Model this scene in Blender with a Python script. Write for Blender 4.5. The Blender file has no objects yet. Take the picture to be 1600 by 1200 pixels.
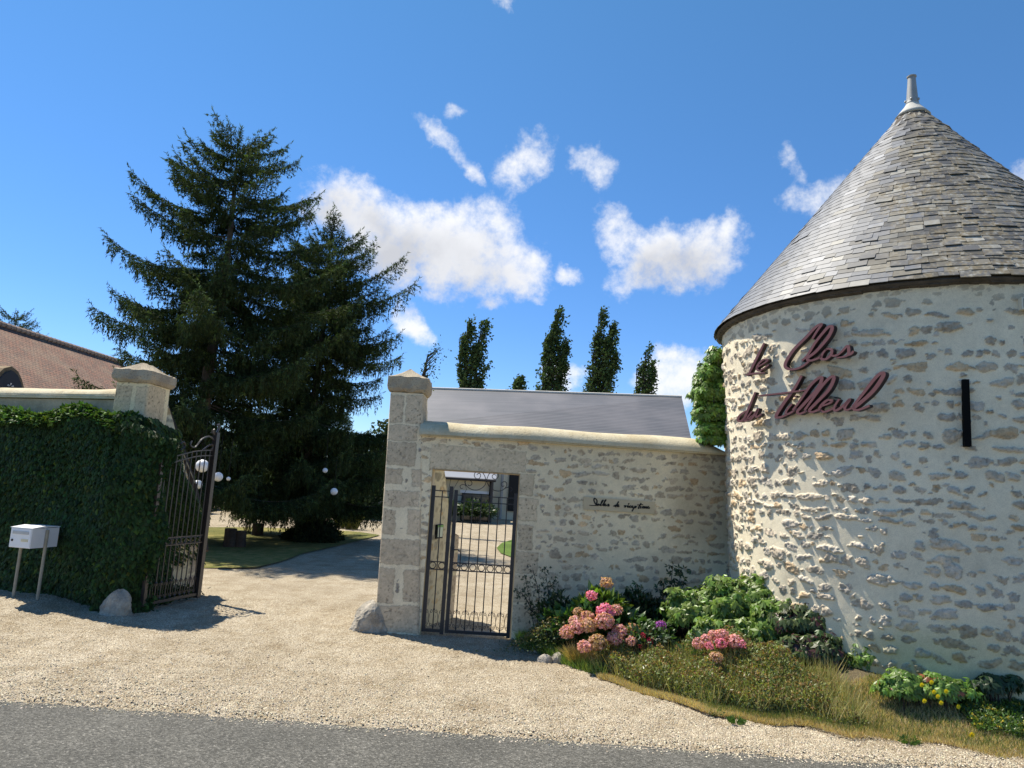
import bpy, math, random
import numpy as np
from math import sin, cos, pi, radians, sqrt, atan2
from mathutils import Vector, Matrix, Euler
random.seed(7)
RNG = np.random.default_rng(11)
S = bpy.context.scene

# ------------------------------------------------------------------ camera, sky, sun, exposure
FPX, PITCH, ROLL, CH = 1100.0, radians(8.4), radians(3.4), 1.8
cam_d = bpy.data.cameras.new('camera'); cam = bpy.data.objects.new('camera', cam_d); S.collection.objects.link(cam)
S.camera = cam
CR = Matrix.Rotation(pi/2+PITCH, 3, 'X') @ Matrix.Rotation(ROLL, 3, 'Z')
cam.matrix_world = Matrix.Translation((0, 0, CH)) @ CR.to_4x4()
cam_d.sensor_fit = 'HORIZONTAL'; cam_d.sensor_width = 36.0; cam_d.lens = 36.0*FPX/1600.0
cam_d.clip_start = 0.05; cam_d.clip_end = 4000
S.render.resolution_x, S.render.resolution_y = 1024, 768

SUN_H = Vector((-0.83, 0.56)).normalized(); SUN_EL = radians(59)
SUN = Vector((SUN_H.x*cos(SUN_EL), SUN_H.y*cos(SUN_EL), sin(SUN_EL)))
sd = bpy.data.lights.new('sun', 'SUN'); sd.energy = 4.75; sd.angle = radians(0.53); sd.color = (1.0, 0.93, 0.80)
so = bpy.data.objects.new('sun', sd); S.collection.objects.link(so); so.location = (-20, 14, 40)
so.rotation_euler = SUN.to_track_quat('Z', 'Y').to_euler()
S.view_settings.view_transform = 'Standard'; S.view_settings.look = 'None'
S.view_settings.exposure = 0.78; S.view_settings.gamma = 1.0

def ray(px, py):
    return CR @ Vector(((px-800)/FPX, -(py-600)/FPX, -1.0))
def G(px, py, z=0.0):
    d = ray(px, py); return Vector((0, 0, CH)) + d*((z-CH)/d.z)
def Yp(px, py, y):
    d = ray(px, py); return Vector((0, 0, CH)) + d*(y/d.y)

class NT:
    """tiny helper round a node tree"""
    def __init__(s, nt): s.t = nt; s.t.nodes.clear()
    def n(s, ty, **kw):
        nd = s.t.nodes.new(ty)
        for k, v in kw.items():
            if k.startswith('i_'): nd.inputs[int(k[2:])].default_value = v
            else: setattr(nd, k, v)
        return nd
    def l(s, a, b): s.t.links.new(a, b)
    def m(s, op, a, b=None, c=None, clamp=False):
        nd = s.t.nodes.new('ShaderNodeMath'); nd.operation = op; nd.use_clamp = clamp
        for i, v in enumerate((a, b, c)):
            if v is None: continue
            if isinstance(v, (int, float)): nd.inputs[i].default_value = v
            else: s.l(v, nd.inputs[i])
        return nd.outputs[0]
    def vm(s, op, a, b=None):
        nd = s.t.nodes.new('ShaderNodeVectorMath'); nd.operation = op
        for i, v in enumerate((a, b)):
            if v is None: continue
            if hasattr(v, 'default_value'): s.l(v, nd.inputs[i])
            else: nd.inputs[i].default_value = v
        return nd.outputs['Value'] if op in ('DOT_PRODUCT', 'LENGTH', 'DISTANCE') else nd.outputs['Vector']
    def mix(s, f, a, b, bt='MIX'):
        nd = s.t.nodes.new('ShaderNodeMix'); nd.data_type = 'RGBA'; nd.blend_type = bt
        for i, v in ((0, f), (6, a), (7, b)):
            if isinstance(v, (int, float)): nd.inputs[i].default_value = v
            elif isinstance(v, tuple): nd.inputs[i].default_value = (*v, 1.0) if len(v) == 3 else v
            else: s.l(v, nd.inputs[i])
        return nd.outputs[2]
    def mr(s, v, a, b, c, d, smooth=True):
        nd = s.t.nodes.new('ShaderNodeMapRange'); nd.interpolation_type = 'SMOOTHSTEP' if smooth else 'LINEAR'
        s.l(v, nd.inputs[0])
        for i, x in enumerate((a, b, c, d)): nd.inputs[1+i].default_value = x
        return nd.outputs[0]
    def ramp(s, v, stops):
        nd = s.t.nodes.new('ShaderNodeValToRGB'); e = nd.color_ramp.elements
        while len(e) < len(stops): e.new(0.5)
        for i, (p, c) in enumerate(stops): e[i].position = p; e[i].color = (*c, 1)
        s.l(v, nd.inputs[0]); return nd.outputs[0]
    def noise(s, vec, scale, detail=3, rough=0.55, out=0):
        nd = s.t.nodes.new('ShaderNodeTexNoise'); nd.inputs['Scale'].default_value = scale
        nd.inputs['Detail'].default_value = detail; nd.inputs['Roughness'].default_value = rough
        if vec is not None: s.l(vec, nd.inputs['Vector'])
        return nd.outputs[out]

W = bpy.data.worlds.new('World'); S.world = W; W.use_nodes = True
w = NT(W.node_tree)
sky = w.n('ShaderNodeTexSky', sky_type='NISHITA'); sky.sun_disc = False
sky.sun_elevation = SUN_EL; sky.sun_rotation = atan2(SUN.x, SUN.y)
sky.air_density = 1.0; sky.dust_density = 0.0; sky.ozone_density = 2.0; sky.altitude = 100
tc = w.n('ShaderNodeTexCoord'); dirv = w.vm('NORMALIZE', tc.outputs['Generated'])
# clouds: soft ellipses of air in fixed sky directions, edges broken up by noise
CL = [  # px, py, rx, ry, tilt (deg), strength
 (690, 385, 165, 78, -14, 1.3), (560, 330, 88, 62, -20, 1.2), (620, 395, 90, 60, 0, 1.1), (790, 420, 70, 46, 0, 1.1), (760, 360, 60, 42, 20, .9),
 (648, 505, 26, 42, 30, 1.0), (1068, 400, 92, 56, 0, 1.15), (970, 372, 36, 60, 30, .85), (1010, 425, 60, 42, 20, .9), (1125, 375, 22, 44, -10, .75),
 (688, 212, 50, 15, -30, .62), (735, 262, 50, 14, -52, .62), (703, 172, 16, 14, 0, .55),
 (826, 258, 36, 60, -32, .72), (920, 262, 38, 30, -35, .52), (1262, 305, 44, 26, 20, .5), (1238, 268, 14, 30, 25, .45),
 (1060, 590, 75, 42, 10, 1.15), (880, 592, 34, 30, 0, 1.0), (885, 425, 26, 14, -25, .6), (825, 463, 22, 12, 0, .5), (1640, 270, 46, 26, 0, .9), (765, 475, 24, 12, 0, .42), (782, 5, 14, 14, 0, .5)]
nz1 = w.noise(dirv, 7.0, 3, .5, 1); nz2 = w.noise(dirv, 26.0, 6, .65, 1)
wv = w.vm('ADD', dirv, w.vm('SCALE', w.vm('SUBTRACT', nz1, (.5, .5, .5))))
def vscale(v, k):
    nd = w.n('ShaderNodeVectorMath', operation='SCALE'); w.l(v, nd.inputs[0]); nd.inputs['Scale'].default_value = k; return nd.outputs[0]
wv = w.vm('ADD', w.vm('ADD', dirv, vscale(w.vm('SUBTRACT', nz1, (.5, .5, .5)), .055)), vscale(w.vm('SUBTRACT', nz2, (.5, .5, .5)), .036))
tot = None; low = None
for (cx, cy, rx, ry, tl, st) in CL:
    c = ray(cx, cy).normalized(); a = radians(tl)
    e1 = (ray(cx+10*cos(a), cy-10*sin(a)).normalized()-c).normalized()
    e2 = (ray(cx+10*sin(a), cy+10*cos(a)).normalized()-c).normalized()
    k = FPX/sqrt((1+((cx-800)/FPX)**2+((cy-600)/FPX)**2))
    dv = w.vm('SUBTRACT', wv, tuple(c))
    u = w.vm('DOT_PRODUCT', dv, tuple(e1*(FPX/rx/1.0))); v = w.vm('DOT_PRODUCT', dv, tuple(e2*(FPX/ry/1.0)))
    r2 = w.m('ADD', w.m('MULTIPLY', u, u), w.m('MULTIPLY', v, v))
    g = w.m('MULTIPLY', w.m('SUBTRACT', 1.0, r2), st)
    tot = g if tot is None else w.n('ShaderNodeMath', operation='SMOOTH_MAX') and w.m('SMOOTH_MAX', tot, g, .25)
    if rx > 85 and ry > 50 and cx < 1100:
        lo = w.m('MULTIPLY', w.m('SUBTRACT', 1.0, w.m('MULTIPLY', w.m('SUBTRACT', r2, w.m('MULTIPLY', v, .9)), 1.1)), 1.0, clamp=True)
        low = lo if low is None else w.m('MAXIMUM', low, lo)
fn = w.noise(dirv, 34.0, 8, .62); fn2 = w.noise(dirv, 120.0, 4, .6)
dens = w.m('ADD', tot, w.m('MULTIPLY', w.m('SUBTRACT', fn, .5), 2.3))
dens = w.m('ADD', dens, w.m('MULTIPLY', w.m('SUBTRACT', fn2, .5), .3))
alpha = w.mr(dens, -.15, 1.2, 0, 1)
ccol = w.mix(w.m('MULTIPLY', low, w.mr(w.noise(dirv, 14, 5, .55), .3, .7, .45, 1.0)), (6.1, 6.15, 6.3), (3.9, 3.95, 4.15))  # shaded grey bases of the large clouds are painted into their colour
hs = w.n('ShaderNodeHueSaturation'); hs.inputs['Saturation'].default_value = 1.24; hs.inputs['Value'].default_value = 1.0
w.l(sky.outputs[0], hs.inputs['Color'])
sz_ = w.n('ShaderNodeSeparateXYZ'); w.l(dirv, sz_.inputs[0])
skb = w.mix(1.0, hs.outputs[0], w.ramp(sz_.outputs[2], [(0.0, (.60, .72, .98)), (.22, (.68, .79, .98)), (.6, (.97, 1.0, .96))]), 'MULTIPLY')
skc = w.mix(w.m('MULTIPLY', alpha, .96), skb, ccol)
bg = w.n('ShaderNodeBackground'); bg.inputs[1].default_value = 0.098; w.l(skc, bg.inputs[0])
wo = w.n('ShaderNodeOutputWorld'); w.l(bg.outputs[0], wo.inputs[0])

# ------------------------------------------------------------------ mesh helpers
def tag(o, label=None, cat=None, group=None, kind=None):
    if label: o['label'] = label
    if cat: o['category'] = cat
    if group: o['group'] = group
    if kind: o['kind'] = kind
    return o
def empty(name, loc, label, cat, group=None, rz=0.0):
    o = bpy.data.objects.new(name, None); S.collection.objects.link(o)
    o.location = loc; o.rotation_euler = (0, 0, rz); o.empty_display_size = .2
    return tag(o, label, cat, group)
def link_mesh(name, me, mat, parent=None, smooth=False, world=True):
    if mat: me.materials.append(mat)
    o = bpy.data.objects.new(name, me); S.collection.objects.link(o)
    me.polygons.foreach_set('use_smooth', np.full(len(me.polygons), bool(smooth)))
    if parent:
        o.parent = parent
        if world:
            M = Matrix.Translation(parent.location) @ parent.rotation_euler.to_matrix().to_4x4()
            o.matrix_parent_inverse = M.inverted()
    return o
def raw_mesh(name, V, F, col=None):
    """V Nx3 array, F MxK array of indices (K = 3 or 4), col Nx3"""
    me = bpy.data.meshes.new(name); V = np.asarray(V, np.float32); F = np.asarray(F, np.int32)
    me.vertices.add(len(V)); me.vertices.foreach_set('co', V.ravel())
    k = F.shape[1]; me.loops.add(F.size); me.loops.foreach_set('vertex_index', F.ravel())
    me.polygons.add(len(F)); me.polygons.foreach_set('loop_start', np.arange(0, F.size, k, dtype=np.int32))
    me.polygons.foreach_set('loop_total', np.full(len(F), k, np.int32))
    me.update(calc_edges=True)
    if col is not None:
        at = me.attributes.new('tint', 'FLOAT_COLOR', 'POINT')
        c = np.ones((len(V), 4), np.float32); c[:, :3] = col; at.data.foreach_set('color', c.ravel())
    return me

class MB:
    """collects boxes, tubes, prisms; build() links them as ONE object"""
    def __init__(s): s.v = []; s.f = []
    def add(s, vs, fs):
        b = len(s.v); s.v += [tuple(x) for x in vs]; s.f += [tuple(b+i for i in f) for f in fs]; return s
    def box(s, a, b, rz=0.0, o=None, bev=0.0):
        (x0, y0, z0), (x1, y1, z1) = a, b
        if bev:
            vs = []; 
            for z, i in ((z0, bev), (z0+bev, 0), (z1-bev, 0), (z1, bev)):
                vs += [(x0+i, y0+i, z), (x1-i, y0+i, z), (x1-i, y1-i, z), (x0+i, y1-i, z)]
            fs = [(3, 2, 1, 0), (12, 13, 14, 15)]
            for l in range(3):
                for k in range(4): fs.append((l*4+k, l*4+(k+1) % 4, l*4+4+(k+1) % 4, l*4+4+k))
        else:
            vs = [(x0, y0, z0), (x1, y0, z0), (x1, y1, z0), (x0, y1, z0), (x0, y0, z1), (x1, y0, z1), (x1, y1, z1), (x0, y1, z1)]
            fs = [(3, 2, 1, 0), (4, 5, 6, 7), (0, 1, 5, 4), (1, 2, 6, 5), (2, 3, 7, 6), (3, 0, 4, 7)]
        if rz:
            o = o or ((x0+x1)/2, (y0+y1)/2)
            vs = [(o[0]+(x-o[0])*cos(rz)-(y-o[1])*sin(rz), o[1]+(x-o[0])*sin(rz)+(y-o[1])*cos(rz), z) for x, y, z in vs]
        return s.add(vs, fs)
    def tube(s, pts, r, n=6, closed=False):
        pts = [Vector(p) for p in pts]; N = len(pts)
        rr = r if isinstance(r, (list, tuple)) else [r]*N
        t0 = (pts[1]-pts[0]).normalized(); up = Vector((0, 0, 1)) if abs(t0.z) < .9 else Vector((0, 1, 0))
        vs = []; 
        for i, p in enumerate(pts):
            if closed: t = (pts[(i+1) % N]-pts[i-1])
            else: t = pts[min(i+1, N-1)]-pts[max(i-1, 0)]
            t.normalize(); a = up.cross(t)
            if a.length < 1e-4: a = Vector((1, 0, 0)).cross(t)
            a.normalize(); b = t.cross(a); up = b
            for k in range(n):
                q = 2*pi*(k+.5)/n; vs.append(p+(a*cos(q)+b*sin(q))*rr[i])
        fs = []
        for i in range(N if closed else N-1):
            j = (i+1) % N
            for k in range(n): fs.append((i*n+k, i*n+(k+1) % n, j*n+(k+1) % n, j*n+k))
        if not closed: fs += [tuple(reversed(range(n))), tuple((N-1)*n+k for k in range(n))]
        return s.add(vs, fs)
    def lathe(s, c, prof, n=32):
        vs = []; fs = []
        for (r, z) in prof:
            for k in range(n): q = 2*pi*k/n; vs.append((c[0]+r*cos(q), c[1]+r*sin(q), c[2]+z))
        for i in range(len(prof)-1):
            for k in range(n): fs.append((i*n+k, i*n+(k+1) % n, (i+1)*n+(k+1) % n, (i+1)*n+k))
        fs += [tuple(reversed(range(n))), tuple((len(prof)-1)*n+k for k in range(n))]
        return s.add(vs, fs)
    def prism(s, poly, ex):
        """poly: list of 3d points, ex: extrusion vector"""
        n = len(poly); ex = Vector(ex); vs = [Vector(p) for p in poly]+[Vector(p)+ex for p in poly]
        fs = [tuple(range(n)), tuple(reversed(range(n, 2*n)))]+[(i, i+n, (i+1) % n+n, (i+1) % n) for i in range(n)]
        return s.add(vs, fs)
    def build(s, name, mat, parent=None, smooth=False):
        me = bpy.data.meshes.new(name); me.from_pydata(s.v, [], s.f); me.update()
        o = link_mesh(name, me, mat, parent, smooth); return o

def vnoise(shape, cells, rng):
    """smooth value noise, shape (nv,nu), cells (cv,cu)"""
    nv, nu = shape; cv, cu = max(1, int(cells[0])), max(1, int(cells[1]))
    g = rng.random((cv+2, cu+2)).astype(np.float32)
    y = np.linspace(0, cv, nv, endpoint=False); x = np.linspace(0, cu, nu, endpoint=False)
    yi = y.astype(int); xi = x.astype(int); fy = y-yi; fx = x-xi
    fy = fy*fy*(3-2*fy); fx = fx*fx*(3-2*fx)
    a = g[yi][:, xi]; b = g[yi][:, xi+1]; c = g[yi+1][:, xi]; d = g[yi+1][:, xi+1]
    return (a*(1-fx)+b*fx)*(1-fy)[:, None]+(c*(1-fx)+d*fx)*fy[:, None]
def fbm(shape, size, wl, octv, rng, rough=.5):
    """size in metres (sv,su), wl: first wavelength in metres; result about -0.5..0.5"""
    out = np.zeros(shape, np.float32); amp = 1; tot = 0
    for o in range(octv):
        out += amp*(vnoise(shape, (size[0]/wl, size[1]/wl), rng)-.5); tot += amp; amp *= rough; wl /= 2
    return out/tot
def sstep(a, b, x):
    t = np.clip((x-a)/(b-a), 0, 1); return t*t*(3-2*t)

def rubble(su, sv, nu, nv, rng, cover=1.0, big=1.0, blocks=(), amp=.016):
    """coursed rubble in lime mortar: returns height (m), stone mask, tint per point. blocks: dressed stones (u0,u1,v0,v1)"""
    sh = (nv, nu); U = np.linspace(0, su, nu)[None, :]+np.zeros(sh); V = np.linspace(0, sv, nv)[:, None]+np.zeros(sh)
    sz = (sv, su)
    WU = U+.046*fbm(sh, sz, .05, 3, rng, .75)+.03*fbm(sh, sz, .18, 2, rng); WV = V+.036*fbm(sh, sz, .045, 3, rng, .75)+.05*fbm(sh, sz, .3, 2, rng)
    mask = np.zeros(sh, np.float32); tint = np.zeros(sh, np.float32); hgt = np.zeros(sh, np.float32); hue = np.zeros(sh, np.float32)
    stones = []; v = 0.02
    while v < sv:
        ch = rng.uniform(.075, .145)*big; u = -rng.random()*.2
        while u < su:
            wd = rng.choice([.07, .1, .14, .19, .26], p=[.28, .28, .22, .15, .07])*rng.uniform(.8, 1.2)*big
            if rng.random() < .84*cover:
                hh = min(ch*rng.uniform(.45, .95), wd*.85)
                stones.append((u+wd/2, v+ch/2+rng.normal()*.012, wd/2, hh/2))
            if rng.random() < .6: stones.append((u+wd+.02+rng.random()*.03, v+rng.random()*ch, rng.uniform(.010, .034), rng.uniform(.007, .020)))
            u += wd+rng.uniform(.012, .075)
        v += ch+rng.uniform(.004, .025)
    du = su/(nu-1); dv = sv/(nv-1)
    for (cu, cv, a, b) in stones:
        i0, i1 = int((cv-b*1.5-.03)/dv), int((cv+b*1.5+.03)/dv)+1; j0, j1 = int((cu-a*1.5-.03)/du), int((cu+a*1.5+.03)/du)+1
        i0, j0 = max(i0, 0), max(j0, 0); i1, j1 = min(i1, nv), min(j1, nu)
        if i1 <= i0 or j1 <= j0: continue
        ro = rng.normal()*.12; X = WU[i0:i1, j0:j1]-cu; Y = WV[i0:i1, j0:j1]-cv
        x = (X*cos(ro)+Y*sin(ro))/a; y = (-X*sin(ro)+Y*cos(ro))/b; p = rng.uniform(2.0, 3.4)
        an = np.arctan2(y, x); k = 1+.14*np.sin(2*an+rng.random()*6)+.10*np.sin(3*an+rng.random()*6)+.06*np.sin(5*an+rng.random()*6)
        r = (np.abs(x)**p+np.abs(y)**p)**(1/p)/k
        m = sstep(1.03, .93, r); hs_ = rng.uniform(.15, 1.0); tv = rng.uniform(-1, 1); hv = rng.random()
        w_ = m > mask[i0:i1, j0:j1]
        mask[i0:i1, j0:j1] = np.where(w_, m, mask[i0:i1, j0:j1]); hgt[i0:i1, j0:j1] = np.where(w_, hs_*(m*.8+.3*sstep(1.0, .3, r)*m), hgt[i0:i1, j0:j1])
        tint[i0:i1, j0:j1] = np.where(w_, tv, tint[i0:i1, j0:j1]); hue[i0:i1, j0:j1] = np.where(w_, hv, hue[i0:i1, j0:j1])
    blk = np.zeros(sh, np.float32)
    for (u0, u1, v0, v1) in blocks:
        e = .010*rng.normal(); r = np.minimum(np.minimum(WU-u0, u1-WU), np.minimum(WV-v0, v1-WV))
        m = sstep(-.006, .008, r+e); zone = sstep(-.045, -.02, r)
        tv = rng.uniform(-.8, .8)
        mask = np.where(zone > 0, np.maximum(m, mask*(1-zone)), mask); hgt = np.where(zone > 0, np.maximum(.35*m, hgt*(1-zone)), hgt)
        tint = np.where(m > .3, tv, tint); hue = np.where(m > .3, .3+.3*rng.random(), hue); blk = np.maximum(blk, m)
    rough = fbm(sh, sz, .035, 3, rng, .7); pits = sstep(.15, .26, fbm(sh, sz, .022, 2, rng))
    H = amp*hgt+mask*(.030 if amp > .012 else .006)*rough*(1-.5*blk)+.004*fbm(sh, sz, .12, 4, rng, .6)-.004*pits*mask
    return H.astype(np.float32), mask, tint, hue, blk, pits

def stone_colors(H, mask, tint, hue, blk, pits, su, sv, rng, mortar=(.60, .54, .43), stone=(.33, .285, .225), bcol=(.46, .39, .30)):
    sh = H.shape; sz = (sv, su)
    n1 = fbm(sh, sz, .6, 4, rng)[..., None]; n2 = fbm(sh, sz, .05, 3, rng, .7)[..., None]; n3 = fbm(sh, sz, .02, 2, rng)[..., None]
    mo = np.array(mortar)*(1+.30*n1+.16*n2+.10*n3)
    st = np.array(stone)*(1+.20*tint[..., None]+.55*n2+.35*n3)
    ochre = np.array([1.14, 1.0, .82]); grey = np.array([.93, .98, 1.06])
    st = st*np.where(hue[..., None] > .85, ochre, np.where(hue[..., None] < .35, grey, 1.0))
    bl = np.array(bcol)*(1+.10*tint[..., None]+.30*n1+.38*n2+.22*n3)
    st = st*(1-blk[..., None])+bl*blk[..., None]
    edge = 4*mask*(1-mask)
    pz = sstep(-.05, .18, fbm(sh, sz, .35, 3, rng))[..., None]; st = st*(1-pits[..., None]*(.25+.25*blk[..., None]*pz))
    c = mo*(1-mask[..., None])+st*mask[..., None]
    c = c*(1-.30*edge[..., None])
    return np.clip(c, .01, .9)

def grid_mesh(name, P, col, keep=None, flip=False):
    nv, nu = P.shape[:2]; idx = np.arange(nv*nu).reshape(nv, nu)
    a, b, c, d = idx[:-1, :-1], idx[:-1, 1:], idx[1:, 1:], idx[1:, :-1]
    F = np.stack([a, b, c, d] if not flip else [a, d, c, b], -1)
    F = F[keep] if keep is not None else F.reshape(-1, 4)
    return raw_mesh(name, P.reshape(-1, 3), F.reshape(-1, 4), None if col is None else col.reshape(-1, 3))

# leaf cards: base point, direction, normal, length, width -> folded kite of four points
class Leaves:
    def __init__(s): s.V = []; s.F = []; s.C = []; s.n = 0
    def add(s, P, D, N, L, Wd, col, fold=.25, waist=.45):
        P = np.asarray(P, float); D = np.asarray(D, float); N = np.asarray(N, float)
        D /= np.linalg.norm(D, axis=1, keepdims=True)+1e-9
        B = np.cross(D, N); B /= np.linalg.norm(B, axis=1, keepdims=True)+1e-9; N = np.cross(B, D)
        L = np.broadcast_to(L, len(P))[:, None]; Wd = np.broadcast_to(Wd, len(P))[:, None]
        a = P; m = P+D*L*waist; l = m+B*Wd*.5-N*Wd*fold*.5; r = m-B*Wd*.5-N*Wd*fold*.5; t = P+D*L-N*L*fold*.3
        V = np.stack([a, l, t, r], 1).reshape(-1, 3); k = np.arange(len(P))[:, None]*4+s.n
        F = np.concatenate([k+np.array([[0, 1, 2]]), k+np.array([[0, 2, 3]])], 1).reshape(-1, 3)
        s.V.append(V); s.F.append(F); s.n += len(V)
        col = np.asarray(col, float); col = np.broadcast_to(col, (len(P), 3)); s.C.append(np.repeat(col, 4, axis=0))
    def build(s, name, mat, parent=None):
        me = raw_mesh(name, np.concatenate(s.V), np.concatenate(s.F), np.concatenate(s.C))
        return link_mesh(name, me, mat, parent)
def unit(n, rng):
    v = rng.normal(size=(n, 3)); return v/np.linalg.norm(v, axis=1, keepdims=True)
def vary(base, n, rng, k=.25, hue=.08):
    c = np.array(base)[None, :]*(1+k*rng.uniform(-1, 1, (n, 1)))*(1+hue*rng.uniform(-1, 1, (n, 3))); return np.clip(c, .004, .95)

# ------------------------------------------------------------------ materials
def mat(name, build):
    m = bpy.data.materials.new(name); m.use_nodes = True; t = NT(m.node_tree)
    p = t.n('ShaderNodeBsdfPrincipled'); o = t.n('ShaderNodeOutputMaterial'); t.l(p.outputs[0], o.inputs[0]); build(t, p, o); return m
def bump(t, p, h, strength, dist):
    b = t.n('ShaderNodeBump'); b.inputs['Strength'].default_value = strength; b.inputs['Distance'].default_value = dist
    t.l(h, b.inputs['Height']); t.l(b.outputs[0], p.inputs['Normal'])
def obj_co(t): return t.n('ShaderNodeTexCoord').outputs['Object']
def plain(name, col, rough=.6, metal=0.0, var=.12, scale=6.0, spec=.4, bmp=0.0, bscale=60):
    def b(t, p, o):
        co = obj_co(t); n = t.noise(co, scale, 5); n2 = t.noise(co, scale*9, 3)
        f = t.m('ADD', t.m('MULTIPLY', n, .7), t.m('MULTIPLY', n2, .3))
        k = t.mr(f, .3, .7, 0, 1, False)
        lo = tuple(c*(1-var) for c in col); hi = tuple(min(1, c*(1+var)) for c in col)
        t.l(t.mix(k, lo, hi), p.inputs['Base Color']); p.inputs['Roughness'].default_value = rough; p.inputs['Metallic'].default_value = metal
        p.inputs['Specular IOR Level'].default_value = spec
        if bmp: bump(t, p, t.noise(co, bscale, 4), bmp, .01)
    return mat(name, b)
def leafmat(name, trans=.25, rough=.45, spec=.4):
    def b(t, p, o):
        a = t.n('ShaderNodeAttribute', attribute_name='tint'); t.l(a.outputs['Color'], p.inputs['Base Color'])
        p.inputs['Roughness'].default_value = rough; p.inputs['Specular IOR Level'].default_value = spec
        tr = t.n('ShaderNodeBsdfTranslucent'); t.l(t.mix(1.0, a.outputs['Color'], (1.5, 1.6, .6), 'MULTIPLY'), tr.inputs[0])
        mx = t.n('ShaderNodeMixShader'); mx.inputs[0].default_value = trans; t.l(p.outputs[0], mx.inputs[1]); t.l(tr.outputs[0], mx.inputs[2]); t.l(mx.outputs[0], o.inputs[0])
    return mat(name, b)
def stonemat(name, bs=.5, sc=130, dark=True):
    def b(t, p, o):
        a = t.n('ShaderNodeAttribute', attribute_name='tint'); co = obj_co(t)
        n = t.noise(co, sc, 5, .65); c = t.mix(1.0, a.outputs['Color'], t.ramp(n, [(.25, (.80, .79, .78)), (.6, (1.05, 1.05, 1.05))]), 'MULTIPLY')
        if dark:
            n3 = t.noise(co, 1.7, 5, .6); c = t.mix(t.mr(n3, .52, .75, 0, .30), c, (.20, .175, .14))
        t.l(c, p.inputs['Base Color']); p.inputs['Roughness'].default_value = .92; p.inputs['Specular IOR Level'].default_value = .2
        bump(t, p, n, bs, .006)
    return mat(name, b)
def vcmat(name, rough, spec=.5, bs=.0, sc=60, lichen=False):
    def b(t, p, o):
        a = t.n('ShaderNodeAttribute', attribute_name='tint'); co = obj_co(t); n = t.noise(co, sc, 5, .6)
        c = t.mix(1.0, a.outputs['Color'], t.ramp(n, [(.3, (.86, .86, .86)), (.65, (1.1, 1.1, 1.1))]), 'MULTIPLY')
        if lichen:
            rv = t.vm('NORMALIZE', t.vm('MULTIPLY', t.vm('SUBTRACT', co, (4.945, 8.42, 0)), (1, 1, 0))); rd_ = t.vm('DOT_PRODUCT', rv, (cos(radians(283)), sin(radians(283)), 0)); rd_ = t.m('ADD', rd_, t.m('MULTIPLY', t.m('SUBTRACT', t.noise(co, 1.3, 4), .5), 1.1)); k = t.m('MULTIPLY', t.mr(t.noise(co, 9, 6, .75), .44, .56, 0, 1), t.mr(rd_, .52, .80, .03, .62))
            c = t.mix(k, c, t.ramp(t.noise(co, 23, 4), [(.35, (.12, .085, .035)), (.47, (.20, .155, .08)), (.55, (.26, .235, .18)), (.68, (.40, .39, .35))]))
            t.l(t.m('ADD', t.m('MULTIPLY', k, .35), rough), p.inputs['Roughness'])
        else: p.inputs['Roughness'].default_value = rough
        t.l(c, p.inputs['Base Color']); p.inputs['Specular IOR Level'].default_value = spec
        if bs: bump(t, p, n, bs, .004)
    return mat(name, b)

def gravel_b(t, p, o):
    co = obj_co(t)
    def vor(sc, feat='F1'):
        v = t.n('ShaderNodeTexVoronoi'); v.feature = feat; v.inputs['Scale'].default_value = sc; t.l(co, v.inputs['Vector']); return v
    wv_ = t.noise(co, 55, 2, .5, 1); 
    v1 = vor(80); v2 = vor(160)
    sep = t.n('ShaderNodeSeparateColor'); t.l(v1.outputs['Color'], sep.inputs[0])
    c = t.ramp(sep.outputs[0], [(0, (.20, .155, .11)), (.10, (.33, .27, .19)), (.4, (.45, .395, .29)), (.72, (.53, .475, .36)), (1, (.66, .615, .50))])
    gap = t.mr(v1.outputs['Distance'], .40, .62, 0, 1)
    c = t.mix(t.m('MULTIPLY', gap, .75), c, (.15, .115, .08))
    sep2 = t.n('ShaderNodeSeparateColor'); t.l(v2.outputs['Color'], sep2.inputs[0])
    c = t.mix(.35, c, t.ramp(sep2.outputs[1], [(0, (.25, .20, .14)), (.5, (.50, .43, .32)), (1, (.68, .60, .48))]))
    mp = t.n('ShaderNodeMapping'); mp.inputs['Scale'].default_value = (2.2, .28, 1); mp.inputs['Rotation'].default_value = (0, 0, .35); t.l(co, mp.inputs[0]); big = t.m('ADD', t.m('MULTIPLY', t.noise(co, .7, 6, .6), .5), t.m('MULTIPLY', t.noise(mp.outputs[0], 1.0, 4, .55), .5)); mid = t.noise(co, 3.2, 5, .65)
    c = t.mix(1.0, c, t.ramp(big, [(.36, (.82, .79, .74)), (.62, (1.09, 1.08, 1.06))]), 'MULTIPLY')
    c = t.mix(1.0, c, t.ramp(mid, [(.33, (.80, .76, .70)), (.55, (1.03, 1.03, 1.03))]), 'MULTIPLY')
    t.l(c, p.inputs['Base Color']); p.inputs['Roughness'].default_value = .95; p.inputs['Specular IOR Level'].default_value = .15
    h = t.m('SUBTRACT', t.m('MULTIPLY', mid, 1.6), t.m('ADD', v1.outputs['Distance'], t.m('MULTIPLY', v2.outputs['Distance'], .4)))
    bump(t, p, h, .9, .012)
M_GRAVEL = mat('gravel', gravel_b)
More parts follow.
